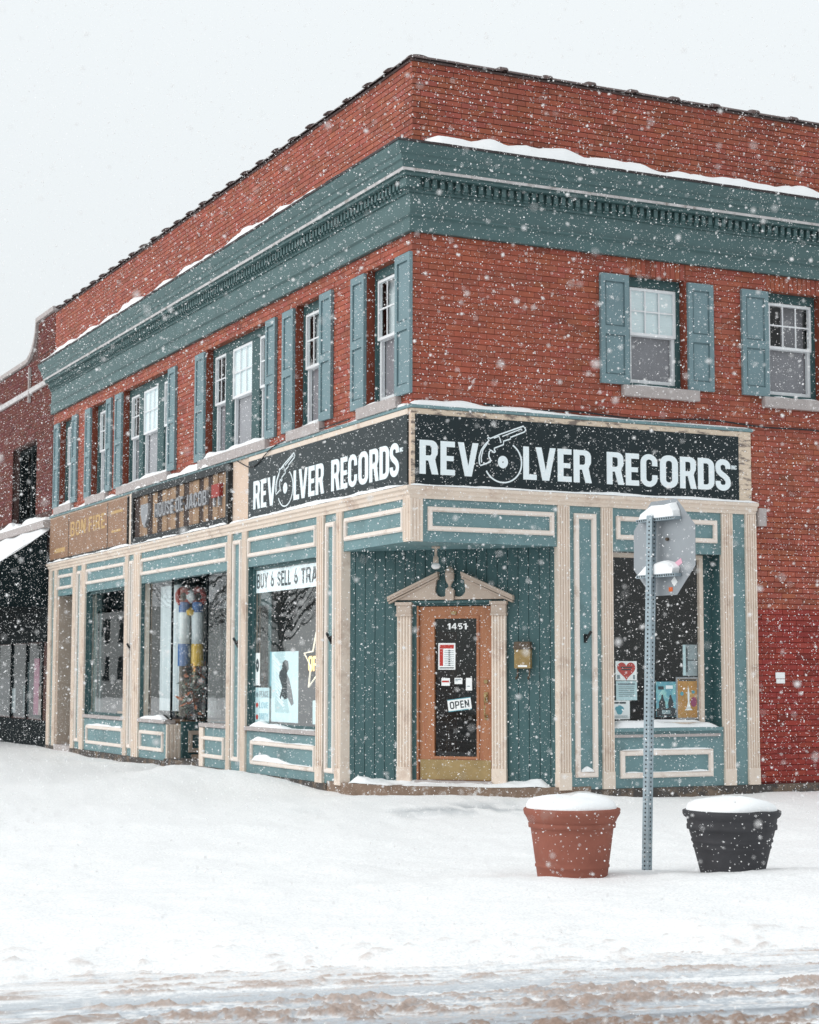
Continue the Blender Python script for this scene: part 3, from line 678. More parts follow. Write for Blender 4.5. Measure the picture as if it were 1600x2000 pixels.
# ---- cut-corner entrance
ZC = 2.83
sof = MB(); sof.v = [(-0.03, -0.03, 2.813), (1.87, -0.03, 2.813), (1.87, 0.12, 2.813), (0.12, 1.87, 2.813), (-0.03, 1.87, 2.813)]; sof.f = [(0, 1, 2, 3, 4)]; sof.t = [None]
sof.build('soffit', 'teal', BLD)
HW = 1.32
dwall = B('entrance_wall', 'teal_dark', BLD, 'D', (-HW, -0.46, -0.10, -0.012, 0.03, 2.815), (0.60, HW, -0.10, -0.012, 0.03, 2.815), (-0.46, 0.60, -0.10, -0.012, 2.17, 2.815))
bw = 0.128; k = 0; u = -HW
while u < HW-0.02:
    a, c = u+0.004, min(u+bw-0.004, HW)
    z0 = 0.035 if (c < -0.44 or a > 0.585) else 2.17
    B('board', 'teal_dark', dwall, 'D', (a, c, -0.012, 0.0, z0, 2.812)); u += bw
pilaster('D', -0.632, -0.462, 0.035, 2.185, 0.06, 4, 0.001); pilaster('D', 0.545, 0.715, 0.035, 2.185, 0.06, 4, 0.001)
for a in (-0.645, 0.532): B('pilaster_cap', 'surround', BLD, 'D', (a, a+0.196, 0.002, 0.078, 2.02, 2.045), (a+0.008, a+0.188, 0.002, 0.070, 2.045, 2.15), (a-0.006, a+0.202, 0.002, 0.085, 2.15, 2.188))
ped = MB(); cx = 0.03
tym = [(cx-0.64, 2.215), (cx+0.64, 2.215)]
r_ = 0.088
def arcp(x, z, r, a0, a1, n=8): return [(x+r*math.cos(R(a0+(a1-a0)*q/n)), z+r*math.sin(R(a0+(a1-a0)*q/n))) for q in range(n+1)]
left = [(cx-0.70, 2.215), (cx-0.055, 2.215), (cx-0.055, 2.24)] + arcp(cx-0.105, 2.33, 0.085, -60, -180, 8) + [(cx-0.17, 2.475)]
right = [(2*cx-x, z) for x, z in left][::-1]
ped.prism('D', left, 0.004, 0.045); ped.prism('D', right, 0.004, 0.045)
pedo = ped.build('pediment', 'surround', BLD)
rk = MB()
for sgn in (-1, 1):
    for (o_, d1, t0, t1) in ((0.0, 0.10, 0.0, 0.028), (0.0, 0.085, -0.028, 0.0), (0.01, 0.065, -0.055, -0.034)):
        x0, z0, x1, z1 = 0.78-o_, 2.225, 0.145, 2.515
        rk.prism('D', [(cx+sgn*x0, z0+t0), (cx+sgn*x1, z1+t0), (cx+sgn*x1, z1+t1), (cx+sgn*x0, z0+t1)], 0.004, d1)
rk.build('raking_moulding', 'surround', pedo)
B('pedestal', 'surround', pedo, 'D', (cx-0.05, cx+0.05, 0.004, 0.075, 2.205, 2.33))
B('entablature', 'teal_dark', pedo, 'D', (-0.46, 0.545, 0.002, 0.05, 2.172, 2.203))
ub = MB(); cpt = W('D', cx, 0.06, 2.33)
ub.lathe(cpt, [(0.0, 0.0), (0.04, 0.0), (0.04, 0.015), (0.014, 0.035), (0.016, 0.055), (0.045, 0.10), (0.056, 0.15), (0.052, 0.185), (0.060, 0.19), (0.055, 0.20), (0.05, 0.235), (0.03, 0.262), (0.012, 0.275), (0.0, 0.285)], 20); ub.build('urn', 'surround', pedo, smooth=True)
# door
DX0, DX1 = -0.375, 0.525
B('door_frame', 'teal_dark', BLD, 'D', (-0.46, -0.40, -0.10, 0.004, 0.035, 2.17), (0.548, 0.60, -0.10, 0.004, 0.035, 2.17), (-0.40, 0.548, -0.10, 0.004, 2.145, 2.17))
B('door_jamb', 'door_wood', BLD, 'D', (-0.40, -0.378, -0.10, 0.012, 0.035, 2.145), (0.528, 0.548, -0.10, 0.0, 0.035, 2.145))
door = B('door', 'door_wood', BLD, 'D', (DX0, -0.19, -0.07, -0.02, 0.085, 2.135), (0.345, DX1, -0.07, -0.02, 0.085, 2.135), (-0.19, 0.345, -0.07, -0.02, 1.995, 2.135), (-0.19, 0.345, -0.07, -0.02, 0.085, 0.36))
b = MB()
for x in frame_boxes(-0.215, 0.37, 0.335, 2.02, 0.03, -0.022, -0.008): b.box('D', *x)
b.build('glazing_bead', 'door_wood', door)
b = MB(); b.quad(*[W('D', p, -0.045, q) for p, q in ((-0.19, 0.36), (0.345, 0.36), (0.345, 1.995), (-0.19, 1.995))]); b.build('glass_pane', 'glass_front', door, fix=False)
B('kick_plate', 'brass', door, 'D', (DX0+0.012, DX1-0.012, -0.02, -0.014, 0.092, 0.325))
hb = MB(); hx = 0.455
hb.tube([W('D', hx, 0.0, 1.04), W('D', hx, 0.045, 1.03), W('D', hx+0.004, 0.06, 0.95), W('D', hx, 0.045, 0.86), W('D', hx, 0.0, 0.83)], [0.016, 0.012, 0.010, 0.010, 0.014], 8)
hb.box('D', hx-0.022, hx+0.022, -0.02, -0.008, 1.0, 1.12); hb.box('D', hx-0.018, hx+0.018, -0.02, -0.010, 0.80, 0.86); hb.tube([W('D', hx, -0.02, 1.08), W('D', hx, 0.03, 1.085)], 0.018, 10)
hb.build('handle', 'brass', door, smooth=False)
hb = MB(); hb.tube([W('D', hx, -0.02, 1.245), W('D', hx, 0.004, 1.245)], 0.024, 12); hb.build('lock', 'brass', door)
B('threshold', 'stone', BLD, 'D', (-0.40, 0.55, -0.08, 0.10, 0.037, 0.082))
B('door_closer', 'brass', door, 'D', (0.02, 0.09, -0.02, -0.008, 2.04, 2.075))
lb = MB(); lp_ = W('D', 0.02, 0.55, 0); lb.lathe((lp_[0], lp_[1], 2.60), [(0.0, 0.215), (0.05, 0.215), (0.05, 0.19), (0.014, 0.185), (0.016, 0.10), (0.03, 0.085), (0.034, 0.03), (0.03, 0.02)], 16)
lampo = lb.build('porch_lamp', 'surround', BLD, smooth=True)
lb = MB(); lb.lathe((lp_[0], lp_[1], 2.545), [(0.0, 0.0), (0.035, 0.006), (0.055, 0.03), (0.05, 0.055), (0.03, 0.075), (0, 0.076)], 18); lb.build('bulb', 'lamp_white', lampo, smooth=True)
# small fittings on the wall
for face, u in (('R', 2.24), ('L', 2.20), ('L', 5.50), ('L', 10.55)):
    b = MB(); b.box(face, u-0.02, u+0.02, P, P+0.012, 1.70, 1.80); b.tube([W(face, u, P+0.01, 1.73), W(face, u+(0.03 if face == 'R' else -0.05), P+0.085, 1.83)], 0.017, 8)
    b.build('flag_bracket', 'black_paint', BLD)
B('meter_box', 'stone', BLD, 'R', (4.72, 4.83, 0.0, 0.09, 3.16, 3.38))
tg = MB(); tg.box('R', 4.99, 5.13, 0.004, 0.008, 1.285, 1.36); tg.box('R', 5.0, 5.13, 0.004, 0.008, 1.225, 1.278); tg.build('paint_patch', 'paper', BLD)
b = MB(); pts = []
for q in range(26):
    x = 0.9+6.2*q/25; z = 4.43-0.018*math.sin(q*0.9)-(0.03*math.sin(min(1, q/13)*math.pi)) + (0.0 if x < 4.6 else -0.035*(x-4.6))
    pts.append((x, -0.03, z))
b.tube(pts, 0.011, 6); cab = b.build('power_cable', 'cable'); tag(cab, 'black cable running along the red brick above the shop sign', 'cable')
b = MB(); pts = []
for q in range(20):
    y = 1.6+3.9*q/19; pts.append((-0.065, y, 4.40-0.02*q/19 - 0.22*math.exp(-((y-4.9)/0.55)**2)))
b.tube(pts, 0.008, 6); cab = b.build('power_cable', 'cable'); tag(cab, 'thin cable sagging over the grey side of the record shop sign', 'cable')

# ------------------------------------------------------------------ lettering
def ell(cx, cy, rx, ry, a0, a1, n=14): return [(cx+rx*math.cos(R(a0+(a1-a0)*k/n)), cy+ry*math.sin(R(a0+(a1-a0)*k/n))) for k in range(n+1)]
def ribbon(c, h, closed=False):
    L, Rr = [], []; n = len(c)
    for k in range(n):
        a = c[k-1] if (k or closed) else c[0]; b_ = c[(k+1) % n] if (k < n-1 or closed) else c[-1]
        dx, dy = b_[0]-a[0], b_[1]-a[1]; l = math.hypot(dx, dy) or 1
        nx, ny = -dy/l*h, dx/l*h
        L.append((c[k][0]+nx, c[k][1]+ny)); Rr.append((c[k][0]-nx, c[k][1]-ny))
    if closed: return [L, Rr]
    return [L+Rr[::-1]]
def rr(x0, y0, x1, y1, r, corners='1111'):
    p = []
    for (cx_, cy_, a, on) in ((x1-r, y1-r, 0, corners[0]), (x0+r, y1-r, 90, corners[1]), (x0+r, y0+r, 180, corners[2]), (x1-r, y0+r, 270, corners[3])):
        if on == '1': p += ell(cx_, cy_, r, r, a, a+90, 6)
        else: p.append(((x1 if a in (0, 270) else x0), (y1 if a in (0, 90) else y0)))
    return p
def glyph(ch, s=0.19, w=0.56):
    v = 0.165
    if ch == 'E': return 0.46, [[(0, 0), (.46, 0), (.46, v), (s, v), (s, .42), (.42, .42), (.42, .57), (s, .57), (s, 1-v), (.46, 1-v), (.46, 1), (0, 1)]]
    if ch == 'F': return 0.44, [[(0, 0), (s, 0), (s, .40), (.40, .40), (.40, .56), (s, .56), (s, 1-v), (.44, 1-v), (.44, 1), (0, 1)]]
    if ch == 'L': return 0.45, [[(0, 0), (.45, 0), (.45, v), (s, v), (s, 1), (0, 1)]]
    if ch == 'I': return s, [[(0, 0), (s, 0), (s, 1), (0, 1)]]
    if ch == 'H': return w, [[(0, 0), (s, 0), (s, .41), (w-s, .41), (w-s, 0), (w, 0), (w, 1), (w-s, 1), (w-s, .58), (s, .58), (s, 1), (0, 1)]]
    if ch == 'T': return .5, [[(.25-s/2, 0), (.25+s/2, 0), (.25+s/2, 1-v), (.5, 1-v), (.5, 1), (0, 1), (0, 1-v), (.25-s/2, 1-v)]]
    if ch == 'V': return .66, [[(.22, 0), (.44, 0), (.66, 1), (.66-s, 1), (.33, .30), (s, 1), (0, 1)]]
    if ch == 'Y': return .62, [[(.31-s/2, 0), (.31+s/2, 0), (.31+s/2, .38), (.62, 1), (.62-s, 1), (.31, .60), (s, 1), (0, 1), (.31-s/2, .38)]]
    if ch == 'A': return .64, [[(0, 0), (s, 0), (s+.035, .18), (.64-s-.035, .18), (.64-s, 0), (.64, 0), (.43, 1), (.21, 1)], [(.255, .34), (.385, .34), (.32, .72)]]
    if ch == 'N': return .6, [[(0, 0), (s, 0), (s, .52), (.6-s, 0), (.6, 0), (.6, 1), (.6-s, 1), (.6-s, .48), (s, 1), (0, 1)]]
    if ch == 'O': return w+.02, [rr(0, -.012, w+.02, 1.012, .26), rr(s, .16, w+.02-s, .84, .085)]
    if ch == 'D': return w, [rr(0, 0, w, 1, .26, '1001'), rr(s, v, w-s, 1-v, .08, '1001')]
    if ch == 'P': return w, [[(0, 0), (s, 0), (s, .36), (w-.22, .36)]+ell(w-.22, .58, .22, .22, -90, 0, 5)+ell(w-.22, .78, .22, .22, 0, 90, 5)+[(0, 1)], rr(s, .52, w-s, .84, .07, '1001')]
    if ch == 'R': return w+.01, [[(0, 0), (s, 0), (s, .40), (.27, .40), (w+.01-s, 0), (w+.02, 0), (w-.08, .44)]+ell(w-.20, .64, .20, .16, -40, 0, 4)+ell(w-.2, .80, .2, .2, 0, 90, 6)+[(0, 1)], rr(s, .55, w-s, .845, .07, '1001')]
    if ch == 'B': return w, [[(0, 0)]+ell(w-.22, .22, .22, .22, -90, 0, 5)+ell(w-.2, .36, .2, .14, 0, 60, 3)+[(w-.06, .53)]+ell(w-.22, .78, .2, .22, 0, 90, 5)+[(0, 1)], rr(s, .15, w-s, .44, .06, '1001'), rr(s, .58, w-s-.01, .85, .06, '1001')]
    if ch == 'U': return w, [[(0, 1)]+[(p[0], p[1]) for p in ell(.26, .25, .26, .262, 180, 270, 6)]+ell(w-.26, .25, .26, .262, 270, 360, 6)+[(w, 1), (w-s, 1)]+ell(w-s-.08, .24, .08, .085, 0, -90, 4)+ell(s+.08, .24, .08, .085, 270, 180, 4)+[(s, 1)]]
    if ch == 'J': return .48, [[(.48, 1)]+ell(.24, .25, .24, .262, 0, -180, 10)+[(0, .34), (s, .34)]+ell(.48/2, .24, .05, .085, 180, 360, 6)+[(.48-s, 1)]]
    if ch == 'C':
        return w, [ell(.27, .74, .27, .272, 5, 180, 10)[0:]+ell(.27, .26, .27, .272, 180, 355, 10)+[(w-.02, .36), (w-s, .36)]+ell(.275, .24, .095, .085, 0, -180, 8)+ell(.275, .76, .095, .085, 180, 0, 8)+[(w-s, .64), (w-.02, .64)]]
    if ch == 'S':
        c = [(.455, .70)]+ell(.275, .76, .18, .155, 0, 180, 10)+[(.10, .69), (.125, .61), (.20, .54), (.33, .46), (.42, .38), (.455, .30)]+ell(.275, .24, .18, .155, 0, -180, 10)+[(.095, .30)]
        return .55, ribbon(c, s*0.48)
    if ch == '1': return .36, [[(.15, 0), (.36, 0), (.36, 1), (.2, 1), (.0, .82), (.0, .64), (.15, .72)]]
    if ch == '4': return .62, [[(.36, 0), (.52, 0), (.52, .2), (.62, .2), (.62, .36), (.52, .36), (.52, 1), (.34, 1), (0, .36), (0, .2), (.36, .2)], [(.17, .36), (.36, .36), (.36, .72)]]
    if ch == '5':
        c = [(.52, .92), (.13, .92), (.11, .56)]+ell(.27, .33, .22, .25, 115, -125, 12)
        return .58, ribbon(c, .08)
    return 0.3, None
def text_obj(name, string, face, u0, u1, z0, z1, d, th, m, parent, track=0.07, space=0.28, sgn=None, s=0.19, widths=None, one=False, rot=0.0):
    """letters between along-coordinates u0 (reading start) and u1; every letter its own mesh unless one=True"""
    tot = 0; items = []
    for ch in string:
        w_, lp = glyph(ch, s)
        if lp is None: tot += space; continue
        items.append((tot, w_, lp)); tot += w_+track
    tot -= track
    k = (u1-u0)/tot; hgt = z1-z0; um, zm = (u0+u1)/2, (z0+z1)/2
    big = MB()
    for (x, w_, lp) in items:
        mb = big if one else MB()
        loops = []
        for l in lp:
            q = []
            for (a, b_) in l:
                U, Z = u0+(x+a)*k, z0+b_*hgt
                if rot:
                    du, dz = (U-um), (Z-zm); cs, sn = math.cos(rot), math.sin(rot)
                    U, Z = um+du*cs-dz*sn, zm+du*sn+dz*cs
                q.append((U, Z))
            loops.append(q)
        mb.prism(face, loops, d, d+th)
        if not one: mb.build(name, m, parent)
    if one: return big.build(name, m, parent)

def record_logo(face, mp, d, parent, th):
    """ring, label disc and revolver outline; mp maps the sign's own (x, z) to facade coordinates"""
    cx_, cz_, rx, rz = 1.137, 3.765, 0.246, 0.238
    ring = [(cx_+rx*math.cos(R(a)), cz_+rz*math.sin(R(a))) for a in range(-152, 62, 6)]
    b = MB(); b.prism(face, [[mp(p) for p in ribbon(ring, 0.0085)[0]]], d, d+th); b.build('record_outline', 'sign_white', parent)
    b = MB(); b.prism(face, [[mp((cx_+0.066*math.cos(R(a)), cz_+0.072*math.sin(R(a)))) for a in range(0, 360, 12)], [mp((cx_+0.009*math.cos(R(a)), cz_+0.010*math.sin(R(a)))) for a in range(0, 360, 30)]], d, d+th); b.build('record_label', 'sign_white', parent)
    g = [(1.409, 4.199), (1.440, 4.160), (1.426, 4.134), (1.236, 4.057), (1.240, 4.040), (1.145, 4.008), (1.145, 3.968), (1.024, 3.919), (1.026, 3.900), (1.038, 3.879), (1.022, 3.868), (1.0, 3.882), (0.977, 3.896), (0.958, 3.872), (0.952, 3.827), (0.977, 3.775), (0.970, 3.757), (0.844, 3.709), (0.830, 3.731), (0.826, 3.802), (0.853, 3.886), (0.897, 3.948), (0.957, 4.008), (0.936, 4.028), (0.946, 4.042), (0.971, 4.029), (1.004, 4.043), (1.10, 4.085)]
    b = MB(); lo, hi = ribbon(g, 0.0075, True)
    b.prism(face, [[mp(p) for p in lo], [mp(p) for p in hi]], d, d+th+0.001)
    for c in ([(1.13, 4.062), (1.38, 4.165), (1.39, 4.15)], [(1.02, 4.035), (1.085, 4.060), (1.108, 4.005), (1.11, 3.985)], [(0.945, 3.985), (0.875, 3.89), (0.853, 3.80), (0.858, 3.745)]):
        b.prism(face, [[mp(p) for p in ribbon(c, 0.006)[0]]], d, d+th+0.002)
    b.build('revolver_outline', 'sign_white', parent)
LET = [('R', .068, .300), ('E', .332, .515), ('V', .554, .818), ('L', 1.405, 1.583), ('V', 1.571, 1.839), ('E', 1.866, 2.054), ('R', 2.082, 2.325), ('R', 2.539, 2.775), ('E', 2.803, 2.991), ('C', 3.013, 3.262), ('O', 3.290, 3.548), ('R', 3.578, 3.813), ('D', 3.839, 4.080), ('S', 4.095, 4.323)]
def shop_sign(name, label, face, mp, u0, u1, z0, z1):
    s_ = thing(name, label, 'sign')
    B('board', 'sign_black', s_, face, (u0, u1, P+0.002, P+0.024, z0, z1))
    for (ch, a, c) in LET:
        w_, lp = glyph(ch); b = MB(); k = (c-a)/w_
        b.prism(face, [[mp((a+x*k, 3.577+z*0.386)) for x, z in l] for l in lp], P+0.022, P+0.030); b.build('letter', 'sign_white', s_)
    record_logo(face, mp, P+0.022, s_, 0.007)
    x = 4.335
    for ch in 'INC':
        w_, lp = glyph(ch); k = 0.052
        b = MB(); b.prism(face, [[mp((x+q*k, 3.845+z*0.05)) for q, z in l] for l in lp], P+0.022, P+0.028); b.build('letter', 'sign_white', s_); x += (w_+0.10)*k
    return s_
shop_sign('shop_sign', 'black sign reading REVOLVER RECORDS with white revolver logo, above window with posters', 'R', lambda p: p, 0.018, 4.45, 3.452, 4.256)
shop_sign('shop_sign', 'longer REVOLVER RECORDS sign over the BUY SELL TRADE window', 'L', lambda p: (4.945-p[0]*1.094, p[1]-0.003), 0.018, 5.085, 3.452, 4.256)
# carved plank sign
s_ = thing('shop_sign', 'striped wooden plank sign with raised HOUSE OF JACOB lettering in black frame', 'sign')
B('frame', 'black_paint', s_, 'L', *frame_boxes(5.765, 10.425, 3.452, 4.315, 0.10, P+0.002, P+0.075))
u = 5.866; k = 0
mats = ['plank_a', 'plank_c', 'plank_a', 'plank_b', 'plank_a', 'plank_b', 'plank_a', 'plank_c', 'plank_b', 'plank_a', 'plank_b']
while u < 10.32:
    wv = random.uniform(0.17, 0.27); B('plank', mats[k % len(mats)], s_, 'L', (u, min(u+wv-0.006, 10.324), P+0.004, P+0.03+random.uniform(0, 0.012), 3.553, 4.214)); u += wv; k += 1
def lmap(string, y0, y1, z0, z1, name, m, parent, d, th, **kw):   # text on the left front reads towards smaller y
    b0 = len(bpy.data.objects)
    return text_obj(name, string, 'L', y0, y1, z0, z1, d, th, m, parent, **kw)
lmap('HOUSE OF JACOB', 9.15, 6.68, 3.80, 4.02, 'letter', 'silver', s_, P+0.03, 0.05, s=0.15, track=0.13)
b = MB(); b.prism('L', [(9.86, 4.06), (9.46, 4.06), (9.46, 3.92), (9.54, 3.78), (9.66, 3.68), (9.78, 3.78), (9.86, 3.92)], P+0.03, P+0.09); b.build('shield', 'silver', s_)
B('red_emblem', 'red_paint', s_, 'L', (6.10, 6.44, P+0.03, P+0.085, 3.87, 4.06)); B('emblem_leg', 'silver', s_, 'L', (6.14, 6.19, P+0.03, P+0.075, 3.74, 3.87), (6.34, 6.39, P+0.03, P+0.075, 3.74, 3.87))
# rusty panel sign
s_ = thing('shop_sign', 'weathered brown panel sign with faded yellow BON FIRE lettering', 'sign')
for (a, c) in ((10.75, 11.94), (11.965, 14.50), (14.525, 15.88)): B('panel', 'rust_sign', s_, 'L', (a, c, P+0.002, P+0.03, 3.50, 4.29))
B('frame', 'black_paint', s_, 'L', (10.73, 15.90, P+0.002, P+0.05, 3.453, 3.50), (11.94, 11.965, P+0.002, P+0.034, 3.50, 4.29), (14.50, 14.525, P+0.002, P+0.034, 3.50, 4.29), (10.722, 10.75, P+0.002, P+0.05, 3.50, 4.29))
lmap('BON FIRE', 14.36, 12.10, 3.86, 4.13, 'letter', 'faded_yellow', s_, P+0.03, 0.006, s=0.15, track=0.14)
B('faded_line', 'faded_yellow', s_, 'L', (11.05, 11.75, P+0.03, P+0.034, 4.06, 4.11), (11.15, 11.7, P+0.03, P+0.034, 3.74, 3.78), (14.75, 15.5, P+0.03, P+0.034, 3.62, 3.70))

# ------------------------------------------------------------------ things in and on the windows
def card(name, label, cat, face, u0, u1, z0, z1, d, m, th=0.004, group=None):
    o = MB(); o.box(face, min(u0, u1), max(u0, u1), d, d+th, z0, z1); o = o.build(name, m); tag(o, label, cat, group); return o
dg = -0.185
c = card('poster', 'white poster with a large red heart in the record shop window', 'poster', 'R', 2.79, 3.09, 1.26, 1.49, dg-0.006, 'paper')
h = [(2.94+0.128*(16*math.sin(t)**3)/16, 1.385+0.112*(13*math.cos(t)-5*math.cos(2*t)-2*math.cos(3*t)-math.cos(4*t))/15) for t in [2*math.pi*k/40 for k in range(40)]]
b = MB(); b.prism('R', h, dg-0.002, dg); b.build('heart', 'ink_red', c)
B('print_line', 'ink', c, 'R', (2.86, 3.02, dg, dg+0.001, 1.408, 1.424), (2.87, 3.01, dg, dg+0.001, 1.382, 1.397)); B('print_block', 'ink_grey', c, 'R', (2.81, 2.85, dg-0.002, dg, 1.275, 1.325), (3.035, 3.06, dg-0.002, dg, 1.275, 1.325))
c = card('flyer', 'pale blue printed flyer below the red heart poster', 'flyer', 'R', 2.795, 3.09, 1.025, 1.252, dg-0.006, 'paper_teal')
B('print_line', 'ink_grey', c, 'R', (2.82, 3.06, dg-0.002, dg, 1.205, 1.228), *[(2.83, 3.05, dg-0.002, dg, 1.18-0.022*k, 1.188-0.022*k) for k in range(6)])
c = card('flyer', 'square white flyer with a dark round picture at the window corner', 'flyer', 'R', 2.705, 2.985, 0.80, 1.022, dg-0.006, 'paper')
b = MB(); b.prism('R', [(2.84+0.055*math.cos(R(a))*(1+0.2*math.sin(R(3*a))), 0.91+0.055*math.sin(R(a))) for a in range(0, 360, 15)], dg-0.002, dg); b.build('picture', 'ink_teal', c)
B('print_line', 'ink', c, 'R', (2.76, 2.93, dg-0.002, dg, 0.985, 1.005), ); B('print_line', 'ink_grey', c, 'R', (2.73, 2.96, dg-0.002, dg, 0.822, 0.828), (2.74, 2.95, dg-0.002, dg, 0.836, 0.842))
c = card('poster', 'dark poster with purple print behind the street sign post', 'poster', 'R', 3.19, 3.345, 0.815, 1.255, dg-0.006, 'ink')
B('print_block', 'ink_purple', c, 'R', (3.20, 3.335, dg-0.002, dg, 1.03, 1.12)); B('print_block', 'paper_grey', c, 'R', (3.24, 3.335, dg-0.002, dg, 1.14, 1.235), (3.25, 3.33, dg-0.002, dg, 0.87, 0.94))
c = card('poster', 'blue green concert poster with two dark figures', 'poster', 'R', 3.36, 3.645, 0.825, 1.245, dg-0.006, 'paper_blue')
b = MB(); b.prism('R', [(3.365, 0.828), (3.64, 0.828), (3.64, 0.92), (3.60, 0.935), (3.61, 0.99), (3.585, 1.05), (3.575, 1.085), (3.555, 1.085), (3.545, 1.04), (3.53, 0.98), (3.535, 0.93), (3.495, 0.92), (3.49, 1.0), (3.465, 1.045), (3.458, 1.09), (3.438, 1.09), (3.43, 1.045), (3.40, 1.0), (3.40, 0.93), (3.365, 0.92)], dg-0.002, dg); b.build('figures', 'ink', c)
B('print_line', 'paper_teal', c, 'R', *[(3.44, 3.56, dg, dg+0.001, 0.86+0.012*k, 0.866+0.012*k) for k in range(4)]); B('title', 'ink', c, 'R', (3.39, 3.47, dg-0.002, dg, 1.15, 1.19)); B('title', 'paper', c, 'R', (3.50, 3.60, dg-0.002, dg, 1.16, 1.20))
c = card('poster', 'framed orange art poster leaning in the record shop window', 'poster', 'R', 3.665, 3.975, 0.80, 1.295, dg-0.010, 'paper_orange')
B('frame', 'silver', c, 'R', *frame_boxes(3.65, 3.978, 0.79, 1.30, 0.020, dg-0.012, dg))
b = MB(); b.prism('R', [(3.80, 0.93), (3.86, 0.93), (3.84, 1.0), (3.845, 1.10), (3.825, 1.2), (3.815, 1.1), (3.82, 1.0)], dg-0.005, dg-0.003); b.prism('R', [(3.77, 0.90), (3.89, 0.90), (3.86, 0.925), (3.80, 0.925)], dg-0.005, dg-0.003); b.build('print_figure', 'paper', c)
b = MB(); b.prism('R', [(3.905+0.045*math.cos(R(a)), 1.0+0.06*math.sin(R(a))) for a in range(0, 360, 20)], dg-0.005, dg-0.0035); b.build('print_flower', 'ink_purple', c); B('title', 'ink', c, 'R', (3.69, 3.95, dg-0.005, dg-0.003, 1.255, 1.275))
b = MB(); b.prism('R', [(3.735+0.025*math.cos(R(a)), 1.1+0.025*math.sin(R(a))) for a in range(0, 360, 30)], dg-0.005, dg-0.0035); b.prism('R', [(3.90+0.025*math.cos(R(a)), 1.12+0.02*math.sin(R(a))) for a in range(0, 360, 30)], dg-0.005, dg-0.0035); b.build('print_leaf', 'ink_teal', c)
c = card('poster', 'grey photo poster hung above the orange framed poster', 'poster', 'R', 3.76, 3.975, 1.315, 1.695, dg-0.02, 'paper_grey')
B('print_block', 'paper_teal', c, 'R', (3.765, 3.80, dg-0.016, dg-0.014, 1.32, 1.69)); B('print_line', 'ink', c, 'R', (3.83, 3.965, dg-0.016, dg-0.014, 1.50, 1.512), (3.81, 3.83, dg-0.016, dg-0.014, 1.36, 1.66))
# on the door glass
dd = -0.04
text_obj('house_number', '1451', 'D', -0.03, 0.21, 1.862, 1.935, dd, 0.002, 'paper', door, s=0.19, track=0.12, one=True)
c = card('hours_notice', 'opening hours notice in red and white on the wooden door', 'notice', 'D', -0.145, 0.068, 1.385, 1.70, dd, 'paper')
B('print_block', 'ink_red', c, 'D', (-0.128, 0.05, dd+0.004, dd+0.006, 1.635, 1.68)); B('print_block', 'ink_red', c, 'D', (-0.128, -0.085, dd+0.004, dd+0.006, 1.43, 1.63))
B('print_line', 'ink_grey', c, 'D', *[(-0.07, 0.05, dd+0.004, dd+0.005, 1.43+0.022*k, 1.436+0.022*k) for k in range(9)]); B('print_line', 'ink', c, 'D', *[(-0.018, 0.005, dd+0.004, dd+0.006, 1.432+0.022*k, 1.443+0.022*k) for k in range(9)])
B('print_line', 'ink', c, 'D', (-0.128, 0.05, dd+0.004, dd+0.006, 1.40, 1.412))
c = card('sticker', 'white sticker with red script on the door glass', 'sticker', 'D', -0.105, 0.0, 1.195, 1.285, dd, 'paper'); B('print_line', 'ink_red', c, 'D', (-0.098, -0.01, dd+0.004, dd+0.006, 1.235, 1.255))
c = card('sticker', 'small white card between two stickers on the door glass', 'sticker', 'D', 0.058, 0.155, 1.215, 1.288, dd, 'paper'); B('print_line', 'ink_grey', c, 'D', (0.068, 0.14, dd+0.004, dd+0.006, 1.265, 1.275), (0.068, 0.10, dd+0.004, dd+0.006, 1.25, 1.257))
c = card('sticker', 'tall plain white card on the door glass', 'sticker', 'D', 0.20, 0.275, 1.14, 1.288, dd, 'paper'); B('print_line', 'ink_grey', c, 'D', (0.215, 0.25, dd+0.004, dd+0.006, 1.185, 1.195))
def tilted(u0, u1, z0, z1, a):
    um, zm = (u0+u1)/2, (z0+z1)/2
    return [(um+(x-um)*math.cos(a)-(z-zm)*math.sin(a), zm+(x-um)*math.sin(a)+(z-zm)*math.cos(a)) for x, z in ((u0, z0), (u1, z0), (u1, z1), (u0, z1))]
ta = 0.13
b = MB(); b.prism('D', tilted(-0.025, 0.265, 0.91, 1.04, ta), dd, dd+0.004); c = tag(b.build('open_sign', 'paper'), 'tilted white OPEN sign with black letters on the door glass', 'sign')
text_obj('letter', 'OPEN', 'D', 0.0, 0.24, 0.932, 1.018, dd+0.004, 0.002, 'ink_grey' if False else 'ink', c, s=0.14, track=0.14, rot=ta)
b = MB()
for x in ((-0.025, 0.265, 0.903, 0.912), (-0.025, 0.265, 1.037, 1.046)):
    um, zm = 0.12, 0.975
    pts = [(um+(x_-um)*math.cos(ta)-(z-zm)*math.sin(ta), zm+(x_-um)*math.sin(ta)+(z-zm)*math.cos(ta)) for x_, z in ((x[0], x[2]), (x[1], x[2]), (x[1], x[3]), (x[0], x[3]))]
    b.prism('D', pts, dd, dd+0.005)
b.build('border', 'ink_teal', c)
